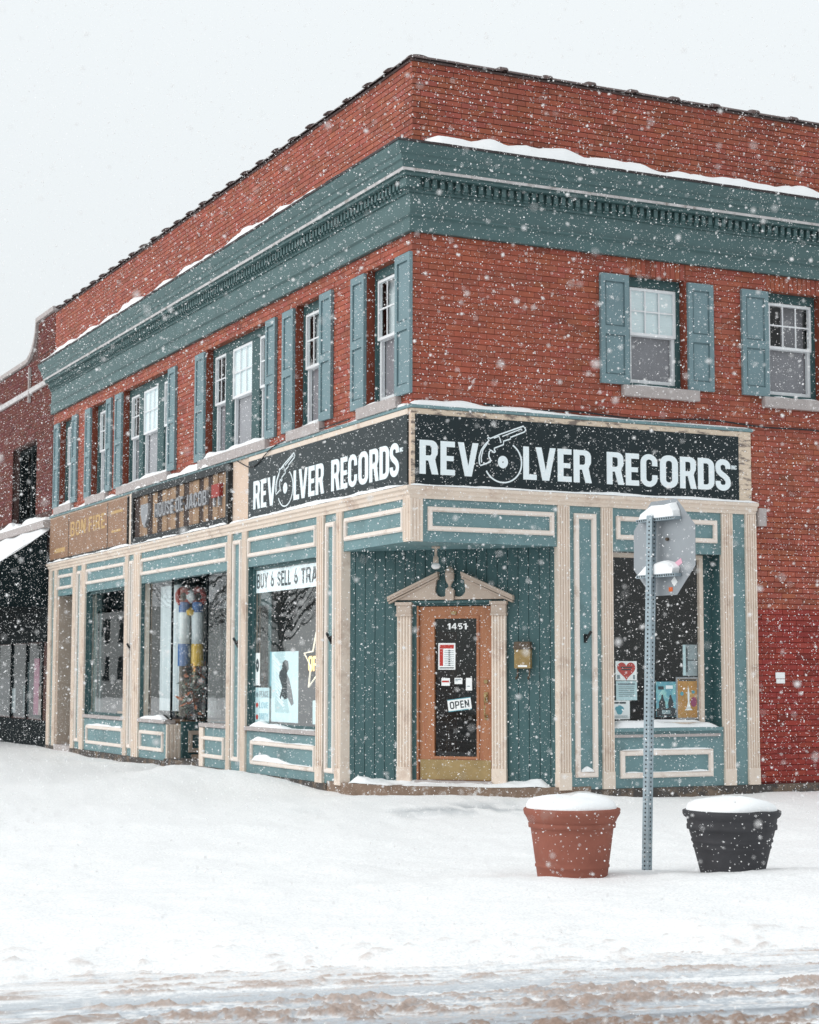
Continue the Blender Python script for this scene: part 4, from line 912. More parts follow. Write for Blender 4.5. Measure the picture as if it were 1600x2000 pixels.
# mailbox on the entrance wall
mbx = thing('mailbox', 'small brass wall mailbox with dark lid beside the wooden door', 'mailbox')
B('box', 'mailbox', mbx, 'D', (0.83, 1.02, 0.001, 0.09, 1.40, 1.62)); B('label_strip', 'paper', mbx, 'D', (0.875, 0.985, 0.09, 0.092, 1.415, 1.437))
b = MB(); b.prism('D', [(0.82, 1.622), (1.03, 1.622), (1.03, 1.64), (1.015, 1.71), (0.835, 1.71), (0.82, 1.64)], 0.001, 0.10); b.build('lid', 'mailbox_dark', mbx)
b = MB()
for x in (0.855, 0.998): b.tube([W('D', x, 0.03, 1.40), W('D', x, 0.04, 1.30), W('D', x-0.006, 0.07, 1.275), W('D', x-0.004, 0.085, 1.30)], 0.010, 6)
b.build('newspaper_hook', 'mailbox_dark', mbx)
# BUY SELL TRADE banner and posters in the side window
bd = -0.068
ban = thing('window_banner', 'white window banner reading BUY SELL TRADE with dark lettering', 'banner')
B('sheet', 'sign_white', ban, 'L', (2.65, 5.07, bd-0.004, bd, 2.44, 2.745))
for (wd, y0, y1) in (('BUY', 5.03, 4.62), ('SELL', 4.27, 3.79), ('TRADE', 3.43, 2.55)): text_obj('letter', wd, 'L', y0, y1, 2.50, 2.70, bd, 0.003, 'ink', ban, s=0.15, track=0.11)
for yc in (4.45, 3.61):
    b = MB(); b.prism('L', [[(yc+0.06*math.cos(R(a)), 2.565+0.06*math.sin(R(a))) for a in range(0, 360, 20)], [(yc+0.03*math.cos(R(a)), 2.565+0.026*math.sin(R(a))) for a in range(0, 360, 40)]], bd, bd+0.003)
    b.prism('L', [(yc+0.055, 2.61), (yc+0.03, 2.62), (yc-0.02, 2.71), (yc, 2.71)], bd, bd+0.0035); b.build('record_mark', 'ink', ban)
c = card('poster', 'narrow white poster with a black record in the side window', 'poster', 'L', 4.90, 5.07, 1.18, 1.62, bd-0.004, 'paper'); b = MB(); b.prism('L', [[(4.985+0.055*math.cos(R(a)), 1.45+0.09*math.sin(R(a))) for a in range(0, 360, 20)], [(4.985+0.018*math.cos(R(a)), 1.45+0.03*math.sin(R(a))) for a in range(0, 360, 40)]], bd, bd+0.003); b.build('record_print', 'ink', c)
c = card('poster', 'pale poster reading PEACE LOVE UNITY in the side window', 'poster', 'L', 4.54, 5.07, 0.68, 1.15, bd-0.004, 'paper_teal')
for (wd, z, m) in (('PEACE', 1.02, 'ink_grey'), ('LOVE', 0.87, 'ink_teal'), ('UNITY', 0.72, 'ink_teal')): text_obj('letter', wd, 'L', 4.90, 4.57, z, z+0.085, bd, 0.003, m, c, s=0.14, track=0.12, one=True)
for (z, m) in ((1.05, 'ink_grey'), (0.91, 'ink_red'), (0.75, 'ink_red')):
    b = MB(); b.prism('L', [(4.985+0.045*math.cos(R(a)), z+0.035*math.sin(R(a))) for a in range(0, 360, 30)], bd, bd+0.003); b.build('print_dot', m, c)
c = card('poster', 'large pale poster of a dark crouching figure with streaks of light', 'poster', 'L', 3.55, 4.50, 0.70, 1.63, bd-0.02, 'paper_teal')
b = MB(); b.prism('L', [(4.0, 1.52), (3.90, 1.50), (3.88, 1.40), (3.95, 1.34), (3.86, 1.27), (3.76, 1.10), (3.70, 0.95), (3.78, 0.92), (3.90, 1.02), (4.02, 1.0), (4.12, 1.05), (4.16, 1.0), (4.19, 1.03), (4.10, 1.16), (4.22, 1.30), (4.20, 1.36), (4.12, 1.40), (4.10, 1.48)], bd-0.016, bd-0.013); b.build('figure_print', 'ink', c)
b = MB()
for k in range(14): y = 4.46-0.012*k; z = 1.60-0.045*k; b.prism('L', [(y, z), (y-0.22-0.12*random.random(), z-0.10), (y-0.22, z-0.112), (y, z-0.012)], bd-0.016, bd-0.014)
b.build('streak_print', 'sign_white', c); B('print_strip', 'ink_teal', c, 'L', (4.505, 4.56, bd-0.02, bd-0.016, 1.17, 1.63))
card('flyer', 'small blank white flyer low in the side window near the star light', 'flyer', 'L', 2.72, 3.02, 0.70, 1.0, bd-0.004, 'paper_teal')
star = thing('neon_sign', 'star shaped neon light with orange OPEN letters in the side window', 'neon sign')
pts = []; sc2, sz2 = 2.98, 1.48
for k in range(11):
    a = R(90+36*k); r1 = 0.42 if k % 2 == 0 else 0.19; pts.append(W('L', sc2+r1*math.cos(a), bd-0.03, sz2+r1*0.92*math.sin(a)))
b = MB(); b.tube(pts, 0.012, 6); b.build('star_tube', 'neon_pale', star)
text_obj('letter', 'OPEN', 'L', 3.24, 2.68, 1.37, 1.56, bd-0.04, 0.012, 'neon', star, s=0.10, track=0.18)
# shop interior: shelves and goods, curtain, hanging decoration
for (x0, x1, y0, y1, lab) in ((1.9, 2.3, 3.4, 5.2, 'dark shelf of records behind the BUY SELL TRADE window'), (1.7, 2.2, 11.0, 13.2, 'dark shelf of goods behind the farthest shop window'), (1.9, 2.4, 8.9, 10.2, 'dark shelf of goods behind the curtained show window')):
    r_ = thing('shelf_unit', lab, 'shelf')
    B('shelf_board', 'plank_b', r_, 'W', *[(x0, x1, y0, y1, z, z+0.03) for z in (0.5, 0.95, 1.4, 1.85)], (x0, x1, y0-0.03, y0, 0.1, 1.9), (x0, x1, y1, y1+0.03, 0.1, 1.9))
    y = y0+0.05
    for z in (0.53, 0.98, 1.43):
        y = y0+0.05
        while y < y1-0.2:
            wv = random.uniform(0.10, 0.28); hh = random.uniform(0.12, 0.33); B('goods', random.choice(['shelf_goods', 'paper_grey', 'ink_red', 'plank_a', 'ink_blue', 'shelf_goods']), r_, 'W', (x0+0.02, x1-0.05, y, y+wv-0.02, z, z+hh)); y += wv
b = MB(); nn = 30
for k in range(nn):
    y0, y1 = 9.05+0.9*k/nn, 9.05+0.9*(k+1)/nn; f0 = 0.30+0.03*math.sin(k*1.4); f1 = 0.30+0.03*math.sin((k+1)*1.4)
    b.quad((f0, y0, 0.75), (f1, y1, 0.75), (f1, y1, 2.75), (f0, y0, 2.75))
tag(b.build('curtain', 'curtain', smooth=True, fix=False), 'pale pleated curtain hanging in the middle show window', 'curtain')
dec = thing('hanging_decoration', 'hanging doll decoration with red curls, white legs, blue and yellow boots', 'decoration')
bx, by = 0.42, 8.86
def dpos(u, z, dx=0.0): return (bx+0.9*u-0.434*dx, by-0.434*u-0.9*dx, z)
for (u, w_) in ((-0.105, 0.095), (0.105, 0.10)):
    b = MB(); b.lathe(dpos(u, 1.80), [(0.0, 0), (w_*0.92, 0.0), (w_*0.9, 0.2), (w_, 0.42), (w_*0.95, 0.5), (0.0, 0.52)], 16); b.build('leg', 'cloth_white', dec, smooth=True)
    b = MB(); b.lathe(dpos(u, 1.46), [(0, 0), (w_*1.0, 0.0), (w_*0.98, 0.3), (w_*0.93, 0.345), (0, 0.345)], 16); b.build('boot', 'ink_blue' if u < 0 else 'ink_yellow', dec)
    b = MB(); b.lathe(dpos(u, 2.29), [(0, 0), (w_*0.9, 0.0), (w_*0.9, 0.17), (0, 0.18)], 14); b.build('sleeve', 'ink_blue', dec)
    b = MB(); pts = [dpos(u*1.1+0.095*math.cos(R(a)), 2.55+0.115*math.sin(R(a)), 0.02*math.sin(R(5*a))) for a in range(0, 361, 24)]; b.tube(pts, 0.05, 8); b.build('curl', 'red_paint', dec, smooth=True)
b = MB(); b.lathe(dpos(0, 2.24), [(0, 0), (0.09, 0.02), (0.10, 0.09), (0, 0.15)], 12); b.build('knot', 'ink_yellow', dec)
b = MB(); b.lathe(dpos(0, 2.44), [(0, 0), (0.06, 0.02), (0.08, 0.1), (0.06, 0.2), (0, 0.23)], 12); b.build('head', 'curtain', dec, smooth=True)
b = MB(); b.tube([dpos(0, 2.66), dpos(0, 2.8)], 0.006, 5); b.build('string', 'cable', dec)
B('display_platform', 'plank_c', BLD, 'W', (0.12, 1.05, 8.72, 10.0, 0.1, 0.61))
pl = thing('dried_plant', 'dried plant with rust coloured leaves below the hanging doll in the show window', 'plant', group=None)
b = MB(); b.lathe((0.50, 8.86, 0.62), [(0, 0), (0.12, 0), (0.15, 0.28), (0.13, 0.28), (0.0, 0.25)], 16); b.build('pot', 'black_clay', pl)
b = MB(); b2 = MB()
for k in range(330):
    a = random.uniform(0, 6.28); z = random.uniform(0.42, 1.28); r1 = random.uniform(0.02, 0.30)*(1.25-0.5*z)
    p0 = Vector((0.50+r1*math.cos(a), 8.86+r1*math.sin(a), z+0.22)); q = Vector((random.gauss(0, 1), random.gauss(0, 1), random.gauss(0, 1))).normalized()*random.uniform(0.05, 0.11); n_ = q.orthogonal().normalized()*0.028
    (b if k % 3 else b2).quad(tuple(p0-q), tuple(p0+n_), tuple(p0+q), tuple(p0-n_))
o = b.build('foliage', 'foliage_dark', pl, fix=False); o2 = b2.build('leaves', 'rust_leaf', pl, fix=False)
b = MB()
for k in range(7): b.tube([(0.50, 8.86, 0.75), (0.50+random.gauss(0, .05), 8.86+random.gauss(0, .05), 1.0), (0.50+random.gauss(0, .1), 8.86+random.gauss(0, .1), 1.42)], 0.007, 5)
b.build('stem', 'plank_b', pl)
for (x, y, lab) in ((0.55, 12.1, 'low display crate standing in the farthest shop window'), (0.55, 6.4, 'low display crate in the narrow show window beside the record shop')):
    t2 = thing('display_crate', lab, 'crate')
    for k in range(4): B('slat', 'plank_a', t2, 'W', (x-0.22, x-0.205, y-0.4, y+0.4, 0.12+0.15*k, 0.24+0.15*k))
    B('crate_body', 'plank_b', t2, 'W', (x-0.2, x+0.2, y-0.38, y+0.38, 0.11, 0.68))
    for k in range(6): B('goods', random.choice(['paper', 'paper_grey', 'shelf_goods']), t2, 'W', (x-0.12, x+0.1, y-0.34+0.11*k, y-0.25+0.11*k, 0.68, 0.80+random.uniform(0, 0.18)))

# ------------------------------------------------------------------ neighbouring building
NB = thing('neighbour_building', 'darker purple brick building with curved parapet and black shop awning', 'building')
NH = [(17.3, 19.35, 4.43, 6.02)]
nw = MB(); prof = [(16.03, -0.3), (26.0, -0.3), (26.0, 7.70), (18.30, 7.70)]+[(17.40+0.9*(1-math.sin(R(a))), 8.40-0.70*math.cos(R(a))*1.0) for a in range(10, 91, 10)]+[(17.38, 8.42), (16.03, 8.42)]
nw.prism('L', [prof, [(17.3, 4.43), (17.3, 6.02), (19.35, 6.02), (19.35, 4.43)], [(16.5, 0.45), (16.5, 1.95), (25.0, 1.95), (25.0, 0.45)]], -0.35, -0.012); nwo = nw.build('brick_wall', 'mortar_neighbour', NB)
nbk = []; n0 = len(bricks)
lay('L', 16.05, 26, 4.5, 7.68, NH, 'brick_neighbour', nwo); lay('L', 16.05, 17.36, 7.70, 8.40, [], 'brick_neighbour', nwo)
mb = MB()
for (f, a, c, e, g, _, wl) in bricks[n0:]: mb.box(f, a, c, -0.04, random.uniform(-0.003, 0.002), e, g, tint_(), back=False)
o = mb.build('brickwork', 'brick_neighbour', nwo); o['kind'] = 'stuff'
cp = MB(); L_ = prof[3:]; L_ = [(26.0, 7.70)]+L_
up = [(y, z+0.10) for y, z in L_]
for k in range(len(L_)-1):
    (a, b_), (c_, d_2) = L_[k], L_[k+1]
    cp.prism('L', [(a, b_+0.002), (c_, d_2+0.002), (c_+(0.04 if k > 2 and k < len(L_)-2 else 0), d_2+0.09), (a+(0.04 if k > 2 and k < len(L_)-2 else 0), b_+0.09)], -0.36, 0.05)
cp.build('coping', 'stone', NB)
B('stone_band', 'cornice_strip', NB, 'L', (16.05, 26, 0.0, 0.05, 7.03, 7.13)); B('downpipe', 'stone', NB, 'L', (17.86, 17.92, 0.01, 0.06, 6.85, 7.58))
wn = B('window', 'dark_frame', NB, 'L', *frame_boxes(17.3, 19.35, 4.43, 6.02, 0.14, -0.3, -0.15), (18.25, 18.4, -0.29, -0.16, 4.57, 5.88))
b = MB(); b.quad(*[W('L', p, -0.26, q) for p, q in ((17.44, 4.57), (19.21, 4.57), (19.21, 5.88), (17.44, 5.88))]); b.build('glass_pane', 'glass_side', wn, fix=False)
B('room', 'awning_dark', NB, 'W', (0.9, 1.0, 16.4, 26, 0, 8), (0.36, 1.0, 16.05, 26, 3.2, 3.3), (0.36, 1.0, 16.05, 16.1, 0, 8), (0.36, 0.95, 16.1, 26, 7.2, 7.3))
sf = B('shop_front', 'dark_frame', NB, 'L', (16.05, 25.5, 0.0, 0.03, -0.3, 0.44), (16.05, 25.5, 0.0, 0.05, 1.96, 3.6), *[(u, u+0.07, -0.018, 0.012, 0.44, 1.96) for u in (16.45, 17.75, 19.05, 20.35, 21.65)])
b = MB(); b.quad(*[W('L', p, -0.02, q) for p, q in ((16.45, 0.45), (25.0, 0.45), (25.0, 1.95), (16.45, 1.95))]); b.build('shop_window_pane', 'glass_dim', NB, fix=False)
for k in range(7):
    y_ = 16.7+1.25*(k//2)+random.uniform(0, 0.7); B('display', random.choice(['shelf_goods', 'ink_purple', 'paper_grey', 'interior']), NB, 'W', (0.40+0.02*k, 0.41+0.02*k, y_, y_+random.uniform(0.2, 0.5), 0.5, random.uniform(0.9, 1.7)))
aw = MB(); aw.prism('W', [(0, 0), (1, 0), (0, 1)], 0, 1)
aw = MB(); A = [(-0.05, 4.10), (-1.75, 2.95), (-1.75, 2.62), (-0.05, 2.62)]
aw.v = [(x, 16.12, z) for x, z in A]+[(x, 25.0, z) for x, z in A]; aw.f = [(0, 1, 2, 3), (4, 5, 6, 7), (0, 1, 5, 4), (1, 2, 6, 5)]; aw.t = [None]*4
aw.build('awning', 'awning_dark', NB, fix=False)
B('stone_ledge', 'stone', NB, 'L', (16.05, 26, 0.0, 0.16, 4.16, 4.30))

# ------------------------------------------------------------------ lying snow
def snow_strip(label, face, u0, u1, d0, d1, z, h, slope=0.0, seed=0, step=0.06, gaps=None, name='snow_drift'):
    n = max(4, int((u1-u0)/step)); us = np.linspace(u0, u1, n+1); b = MB(); m_ = 7
    nz = 0.75+0.45*fbm(us*1.9+seed*7.7, us*0+seed, 4, 0.55)
    if gaps is not None: nz = nz*np.clip(gaps(us), 0.0, 1)
    env = np.minimum(1, np.minimum((us-u0), (u1-us))/0.12); hh = np.maximum(0.004, h*nz*np.sqrt(np.clip(env, 0.0, 1)))
    ov = 0.012*fbm(us*5+seed, us*0+3.3, 3)
    for k, u in enumerate(us):
        for j in range(m_):
            t = j/(m_-1); d = d0+(d1+ov[k]-d0)*t
            prof_ = hh[k]*(1.0 if t < 0.5 else math.sqrt(max(0, 1-((t-0.5)/0.5)**2.4)))*(1+0.0*t)
            b.v.append(W(face, float(u), float(d), float(z+slope*t+prof_)))
    for k in range(n):
        for j in range(m_-1): b.f.append((k*m_+j, k*m_+j+1, (k+1)*m_+j+1, (k+1)*m_+j)); b.t.append(None)
    return tag(b.build(name, 'snow_cap', smooth=True), label, 'snow')
snow_strip('thick snow lying along the cornice above the two shuttered windows', 'R', 0.10, XE, 0.02, 0.345, 7.372, 0.13, -0.048, 1)
snow_strip('thin snow line along the cornice of the long side front', 'L', 0.9, YE, 0.02, 0.345, 7.372, 0.135, -0.048, 2, gaps=lambda u: 0.10+np.clip((u-1.0)/3.0, 0, 0.75))
snow_strip('snow on the flashing above the front REVOLVER RECORDS sign', 'R', -0.03, 4.6, 0.004, 0.055, 4.383, 0.055, -0.02, 3, gaps=lambda u: 1.35-u/2.2)
snow_strip('snow on the flashing above the side REVOLVER RECORDS sign', 'L', 0.1, 5.6, 0.004, 0.055, 4.383, 0.045, -0.02, 4, gaps=lambda u: 0.3+0.5*np.sin(u*2.2)+u*0.05)
snow_strip('snow on the flashing above the plank sign', 'L', 5.7, 10.5, 0.004, 0.075, 4.383, 0.09, -0.02, 5)
snow_strip('snow on the flashing above the brown BON FIRE sign', 'L', 10.6, 15.95, 0.004, 0.06, 4.383, 0.06, -0.02, 6)
snow_strip('snow line on the cream ledge under the front sign', 'R', -0.06, 4.70, 0.052, 0.116, 3.447, 0.035, -0.008, 7)
snow_strip('snow line on the cream ledge under the side record sign', 'L', 0.0, 5.7, 0.052, 0.116, 3.447, 0.045, -0.008, 8)
snow_strip('snow line on the cream ledge under the brown signs', 'L', 5.8, 15.9, 0.085, 0.116, 3.447, 0.035, -0.004, 9)
for k, h in enumerate(LW):
    snow_strip(['snow on the sill of the window nearest the building corner', 'snow on the sill of the second single window', 'snow on the sill of the triple window above the plank sign', 'snow on the sill of the farther triple window', 'snow on the sill of the single window above the BON FIRE sign', 'snow on the sill of the endmost window by the neighbour'][k], 'L', h[0]-0.02, h[1]-0.02, -0.10, 0.06, h[2]-0.002, 0.045 if k < 2 else 0.075, -0.0, 20+k)
for k, h in enumerate(RW):
    snow_strip(['thin snow on the sill of the window with pale blind', 'thin snow on the sill of the window with dark panes'][k], 'R', h[0]+0.02, h[1]-0.05, -0.10, 0.05, h[2]-0.002, 0.03, 0, 30+k)
snow_strip('snow on the sill below the poster window', 'R', 2.63, 4.10, -0.13, 0.05, 0.703, 0.075, -0.0, 40)
snow_strip('snow on the inner sill bead of the poster window', 'R', 2.66, 3.98, -0.165, -0.142, 0.758, 0.035, -0.0, 41)
snow_strip('snow on the lower panel moulding under the poster window', 'R', 2.72, 3.99, 0.03, 0.06, 0.441, 0.02, 0, 42)
snow_strip('snow on the bottom rail inside the lower panel under posters', 'R', 2.77, 3.95, 0.032, 0.058, 0.178, 0.03, 0, 43)
snow_strip('snow at the foot of the tall narrow panel moulding', 'R', 2.16, 2.33, 0.032, 0.06, 0.206, 0.07, 0, 44, step=0.02)
snow_strip('snow on the sill of the BUY SELL TRADE window', 'L', 2.7, 4.95, -0.028, 0.06, 0.626, 0.075, 0, 45, gaps=lambda u: 0.15+np.clip((u-3.6)*0.9, 0, 1.2))
snow_strip('snow on the panel moulding below the BUY SELL TRADE window', 'L', 2.7, 4.85, 0.03, 0.062, 0.441, 0.10, 0, 46, gaps=lambda u: 0.15+np.clip((u-3.7)*0.9, 0, 1.2))
snow_strip('snow inside the low panel below the BUY SELL TRADE window', 'L', 2.75, 4.82, 0.032, 0.058, 0.176, 0.10, 0, 47, gaps=lambda u: 0.15+np.clip((u-3.5)*0.8, 0, 1.2))
snow_strip('snow on the sill of the curtained show window', 'L', 8.75, 9.95, -0.028, 0.06, 0.626, 0.06, 0, 48)
snow_strip('snow on the panel moulding under the farthest shop window', 'L', 11.0, 13.1, 0.03, 0.062, 0.441, 0.035, 0, 49)
# snow on neighbour's awning and ledge
b = MB(); ny_ = 60
for k in range(ny_+1):
    y = 16.10+8.95*k/ny_
    for j in range(9):
        t = j/8; x = -0.02-1.76*t; z = 4.12-1.155*t+0.10*(1-0.3*t)*(0.9+0.3*float(fbm(np.array(y*1.3), np.array(x*1.3+4), 3)))*min(1, (1-t)*8+0.25)
        b.v.append((x, y, z if 0 < k else z-0.09))
for k in range(ny_):
    for j in range(8): b.f.append((k*9+j, k*9+j+1, (k+1)*9+j+1, (k+1)*9+j)); b.t.append(None)
tag(b.build('snow_drift', 'snow_cap', smooth=True), 'thick smooth snow lying on the black shop awning', 'snow')
snow_strip('snow on the stone ledge above the black awning', 'L', 16.05, 25.5, 0.0, 0.15, 4.301, 0.12, -0.0, 51)
# snow at the door step: low drift along the threshold
b = MB(); nu, nv = 60, 12
for i in range(nu+1):
    u = -1.25+2.5*i/nu
    for j in range(nv+1):
        d = (0.40 if abs(u) < 0.64 else 0.40-0.44*(abs(u)-0.64))*j/nv
        e = abs(u)/1.25; edge = 0.50+0.22*float(fbm(np.array(u*2.6+3), np.array(0.5), 4, 0.65))+0.1*e; edge = min(edge, 0.42 if abs(u) < 0.64 else 0.42-0.44*(abs(u)-0.64)); ed = max(0.0, min(1, (edge-d)/0.10))
        zz = 0.031+ed*(0.016+0.05*max(0, e-0.35)+0.10*max(0, e-0.75)+0.022*float(fbm(np.array(u*3.1), np.array(d*5.0), 4, 0.6))+0.03*math.exp(-(d/0.12)**2))
        zz = 0.031+(zz-0.031)*max(0.0, min(1.0, (1.24-abs(u))/0.12))
        b.v.append(W('D', u, d, zz))
for i in range(nu):
    for j in range(nv): b.f.append((i*(nv+1)+j, i*(nv+1)+j+1, (i+1)*(nv+1)+j+1, (i+1)*(nv+1)+j)); b.t.append(None)
tag(b.build('snow_drift', 'snow_cap', smooth=True), 'trodden snow lying on the step before the wooden door', 'snow')

# ------------------------------------------------------------------ planters
def gh(x, y): return float(snow_h(np.array([x]), np.array([y]))[0])
def planter(c, m, name, label, slabel, rim=0.37, base=0.255, zt=0.315, zb=-0.30, rings=(0.33,), flare=0.0):
    p_ = thing(name, label, 'planter')
    H = zt-zb; b = MB(); body = 0.315 if not flare else 0.325
    prof_ = [(0.0, 0.0), (base, 0.0), (base+0.004, 0.02)]
    for q in range(1, 9):
        t = q/9; prof_.append((base+(body-base)*t+0.0, 0.02+(H-0.17)*t))
        for rg in rings:
            if abs(t-rg) < 0.06: prof_ += [(prof_[-1][0]+0.008, prof_[-1][1]+0.008), (prof_[-1][0]+0.008, prof_[-1][1]+0.022), (prof_[-1][0]+0.002, prof_[-1][1]+0.028)]
    prof_ += [(body, H-0.15), (body+0.016, H-0.145), (body+0.018, H-0.115), (body+0.010, H-0.105)]
    if flare: prof_ += [(body+0.015, H-0.085), (rim-0.03, H-0.065), (rim-0.01, H-0.05), (rim, H-0.03), (rim, H-0.008)]
    else: prof_ += [(body+0.020, H-0.10), (rim-0.025, H-0.075), (rim-0.006, H-0.045), (rim, H-0.02), (rim-0.004, H-0.004)]
    b.lathe((c[0], c[1], zb), prof_+[(rim-0.02, H)], 56); b.build('pot_body', m, p_, smooth=True)
    b = MB(); b.lathe((c[0], c[1], zb), [(rim-0.02, H), (rim-0.05, H), (rim-0.06, H-0.06), (0, H-0.06)], 56); b.build('rim_inside', m, p_, smooth=True)
    b = MB(); n_ = 56; prof_ = [(rim-0.028, zt-0.015), (rim-0.028, zt+0.012), (rim-0.045, zt+0.045), (rim*0.76, zt+0.066), (rim*0.5, zt+0.082), (0.1, zt+0.088), (0.0, zt+0.088)]
    for (r1, z) in prof_:
        for j in range(n_):
            a = 2*math.pi*j/n_; k_ = 1+0.02*math.sin(2*a+1.0)+0.015*math.sin(5*a)
            b.v.append((c[0]+r1*k_*math.cos(a), c[1]+r1*k_*math.sin(a), z+(0.012*math.sin(a*2+c[0]*3)+0.008*math.sin(a*3+c[1]))*(1 if r1 > 0.02 else 0)))
    for q in range(len(prof_)-1):
        for j in range(n_): j2 = (j+1) % n_; b.f.append((q*n_+j, q*n_+j2, (q+1)*n_+j2, (q+1)*n_+j)); b.t.append(None)
    tag(b.build('snow_heap', 'snow_cap', smooth=True), slabel, 'snow')
planter((-1.62, -6.16), 'terracotta', 'terracotta_planter', 'round terracotta planter left of the sign post, half buried in snow', 'domed snow heaped on the terracotta planter')
planter((-0.505, -6.66), 'black_clay', 'black_planter', 'round black planter with flared rim standing in snow', 'domed snow heaped on the black planter', rim=0.372, base=0.215, flare=1, rings=(0.72,), zt=0.30)

# ------------------------------------------------------------------ stop sign seen from behind
ss_ = thing('stop_sign', 'grey back of an octagonal stop sign on perforated steel post', 'road sign')
b0 = Vector((-0.84, -5.98, -0.5)); b1 = Vector((-0.84, -5.98, -0.2)) + Vector((0.9, -0.434, 0))*0.075 + Vector((0, 0, 2.79)); ax = (b1-b0).normalized()
qd = R(-25.7+43); e1 = Vector((math.cos(qd), math.sin(qd), 0)); e1 = (e1-ax*e1.dot(ax)).normalized(); e2 = ax.cross(e1)
hw = 0.0285
b = MB()
cs = [(-hw, -hw), (hw, -hw), (hw, hw), (-hw, hw)]
b.v = [tuple(b0+e1*x+e2*y) for x, y in cs]+[tuple(b1+e1*x+e2*y) for x, y in cs]; b.f = [(0, 1, 5, 4), (1, 2, 6, 5), (2, 3, 7, 6), (3, 0, 4, 7), (4, 5, 6, 7)]; b.t = [None]*5
post = b.build('post', 'galvanised', ss_)
b = MB(); L_ = (b1-b0).length; z = 0.02
while z < L_-0.02:
    for (n_, t1) in ((-e2, e1), (-e1, e2), (e2, e1), (e1, e2)):
        c0 = b0+ax*z+n_*(hw+0.0008); b.poly([tuple(c0+t1*0.008*math.cos(R(a))+ax*0.008*math.sin(R(a))) for a in range(0, 360, 45)])
    z += 0.0254*1.35
o = b.build('punched_holes', 'cable', post, fix=False); o['kind'] = 'stuff'
sdir = Vector((0.10, -0.995, 0)).normalized(); snrm = Vector((sdir.y, -sdir.x, 0)); snrm = snrm if snrm.dot(Fv) > 0 else -snrm
tl = Vector((0, 0, 1)); tl = (tl + sdir*0.012).normalized()
scn_c = b1 + Vector((0, 0, -0.258)) + snrm*0.072 + sdir*0.06
b = MB(); rad = 0.381/math.cos(R(22.5)); th = 0.004
oct_ = [(rad*math.cos(R(22.5+45*k)), rad*math.sin(R(22.5+45*k))) for k in range(8)]
b.v = [tuple(scn_c+sdir*x+tl*y) for x, y in oct_]+[tuple(scn_c+sdir*x+tl*y+snrm*th) for x, y in oct_]
b.f = [tuple(range(8)), tuple(range(8, 16))]+[(k, (k+1) % 8, 8+(k+1) % 8, 8+k) for k in range(8)]; b.t = [None]*10
plate = b.build('sign_plate', 'aluminium', ss_)
b = MB(); b.v = [tuple(scn_c+sdir*x*0.98+tl*y*0.98+snrm*(th+0.0015)) for x, y in oct_]; b.f = [tuple(range(8))]; b.t = [None]; b.build('red_face', 'ink_red', plate, fix=False)
def sbox(name, m, s0, s1, n0, n1, z0, z1, par):
    b = MB(); b.v = [tuple(scn_c+sdir*s+snrm*n+tl*z) for z in (z0, z1) for n in (n0, n1) for s in (s0, s1)]
    b.f = [(0, 1, 3, 2), (4, 6, 7, 5), (0, 4, 5, 1), (2, 3, 7, 6), (0, 2, 6, 4), (1, 5, 7, 3)]; b.t = [None]*6; return b.build(name, m, par)
for z in (0.225, -0.225):
    br = sbox('bracket', 'galvanised', -0.26, 0.22, -0.075, -0.002, z-0.012, z+0.012, ss_)
    b = MB()
    for k in range(17):
        p0 = scn_c+sdir*(-0.24+0.028*k)+snrm*(-0.0765)+tl*z; b.poly([tuple(p0+sdir*0.008*math.cos(R(a))+tl*0.008*math.sin(R(a))) for a in range(0, 360, 60)])
    o = b.build('bracket_holes', 'cable', br, fix=False); o['kind'] = 'stuff'
    b = MB(); pr_ = [(-0.22, 0), (-0.20, 0.05), (-0.10, 0.105), (0.05, 0.10), (0.16, 0.11), (0.20, 0.05), (0.21, 0.0)] if z > 0 else [(-0.24, 0), (-0.14, 0.085), (0.06, 0.105), (0.13, 0.09), (0.20, 0.045), (0.19, 0.0)]
    n_ = len(pr_); b.v = [tuple(scn_c+sdir*s+snrm*-0.078+tl*(z+0.012+h_*0.8)) for s, h_ in pr_]+[tuple(scn_c+sdir*s*0.98+snrm*-0.045+tl*(z+0.012+h_)) for s, h_ in pr_]+[tuple(scn_c+sdir*s+snrm*-0.003+tl*(z+0.012+h_*1.05)) for s, h_ in pr_]
    for r1 in range(2): b.f += [(r1*n_+k, r1*n_+k+1, (r1+1)*n_+k+1, (r1+1)*n_+k) for k in range(n_-1)]
    b.f += [tuple(range(n_))]; b.t = [None]*len(b.f)
    tag(b.build('snow_heap', 'snow_cap', smooth=False), 'snow caught on the upper bracket behind the sign plate' if z > 0 else 'snow caught on the lower bracket behind the sign plate', 'snow')
def stk(name, m, s, z, w_, h_, rot, label):
    b = MB(); c_, s2 = math.cos(rot), math.sin(rot)
    b.v = [tuple(scn_c+sdir*(s+x*c_-y*s2)+tl*(z+x*s2+y*c_)-snrm*0.0018) for x, y in ((-w_, -h_), (w_, -h_), (w_, h_), (-w_, h_))]; b.f = [(0, 1, 2, 3)]; b.t = [None]
    o = b.build(name, m, plate, fix=False); o['label'] = label
stk('sticker', 'ink_pink', 0.17, -0.135, 0.055, 0.022, 0.42, 'pink sticker'); stk('sticker', 'paper', 0.13, -0.275, 0.028, 0.03, 0.7, 'white diamond sticker'); stk('sticker', 'ink_orange', 0.085, -0.335, 0.024, 0.017, 0.0, 'small orange sticker')
b = MB(); c_ = scn_c+sdir*0.055+tl*0.065-snrm*0.002; b.tube([tuple(c_), tuple(c_-snrm*0.018)], 0.014, 8); b.build('bolt', 'mailbox_dark', plate)

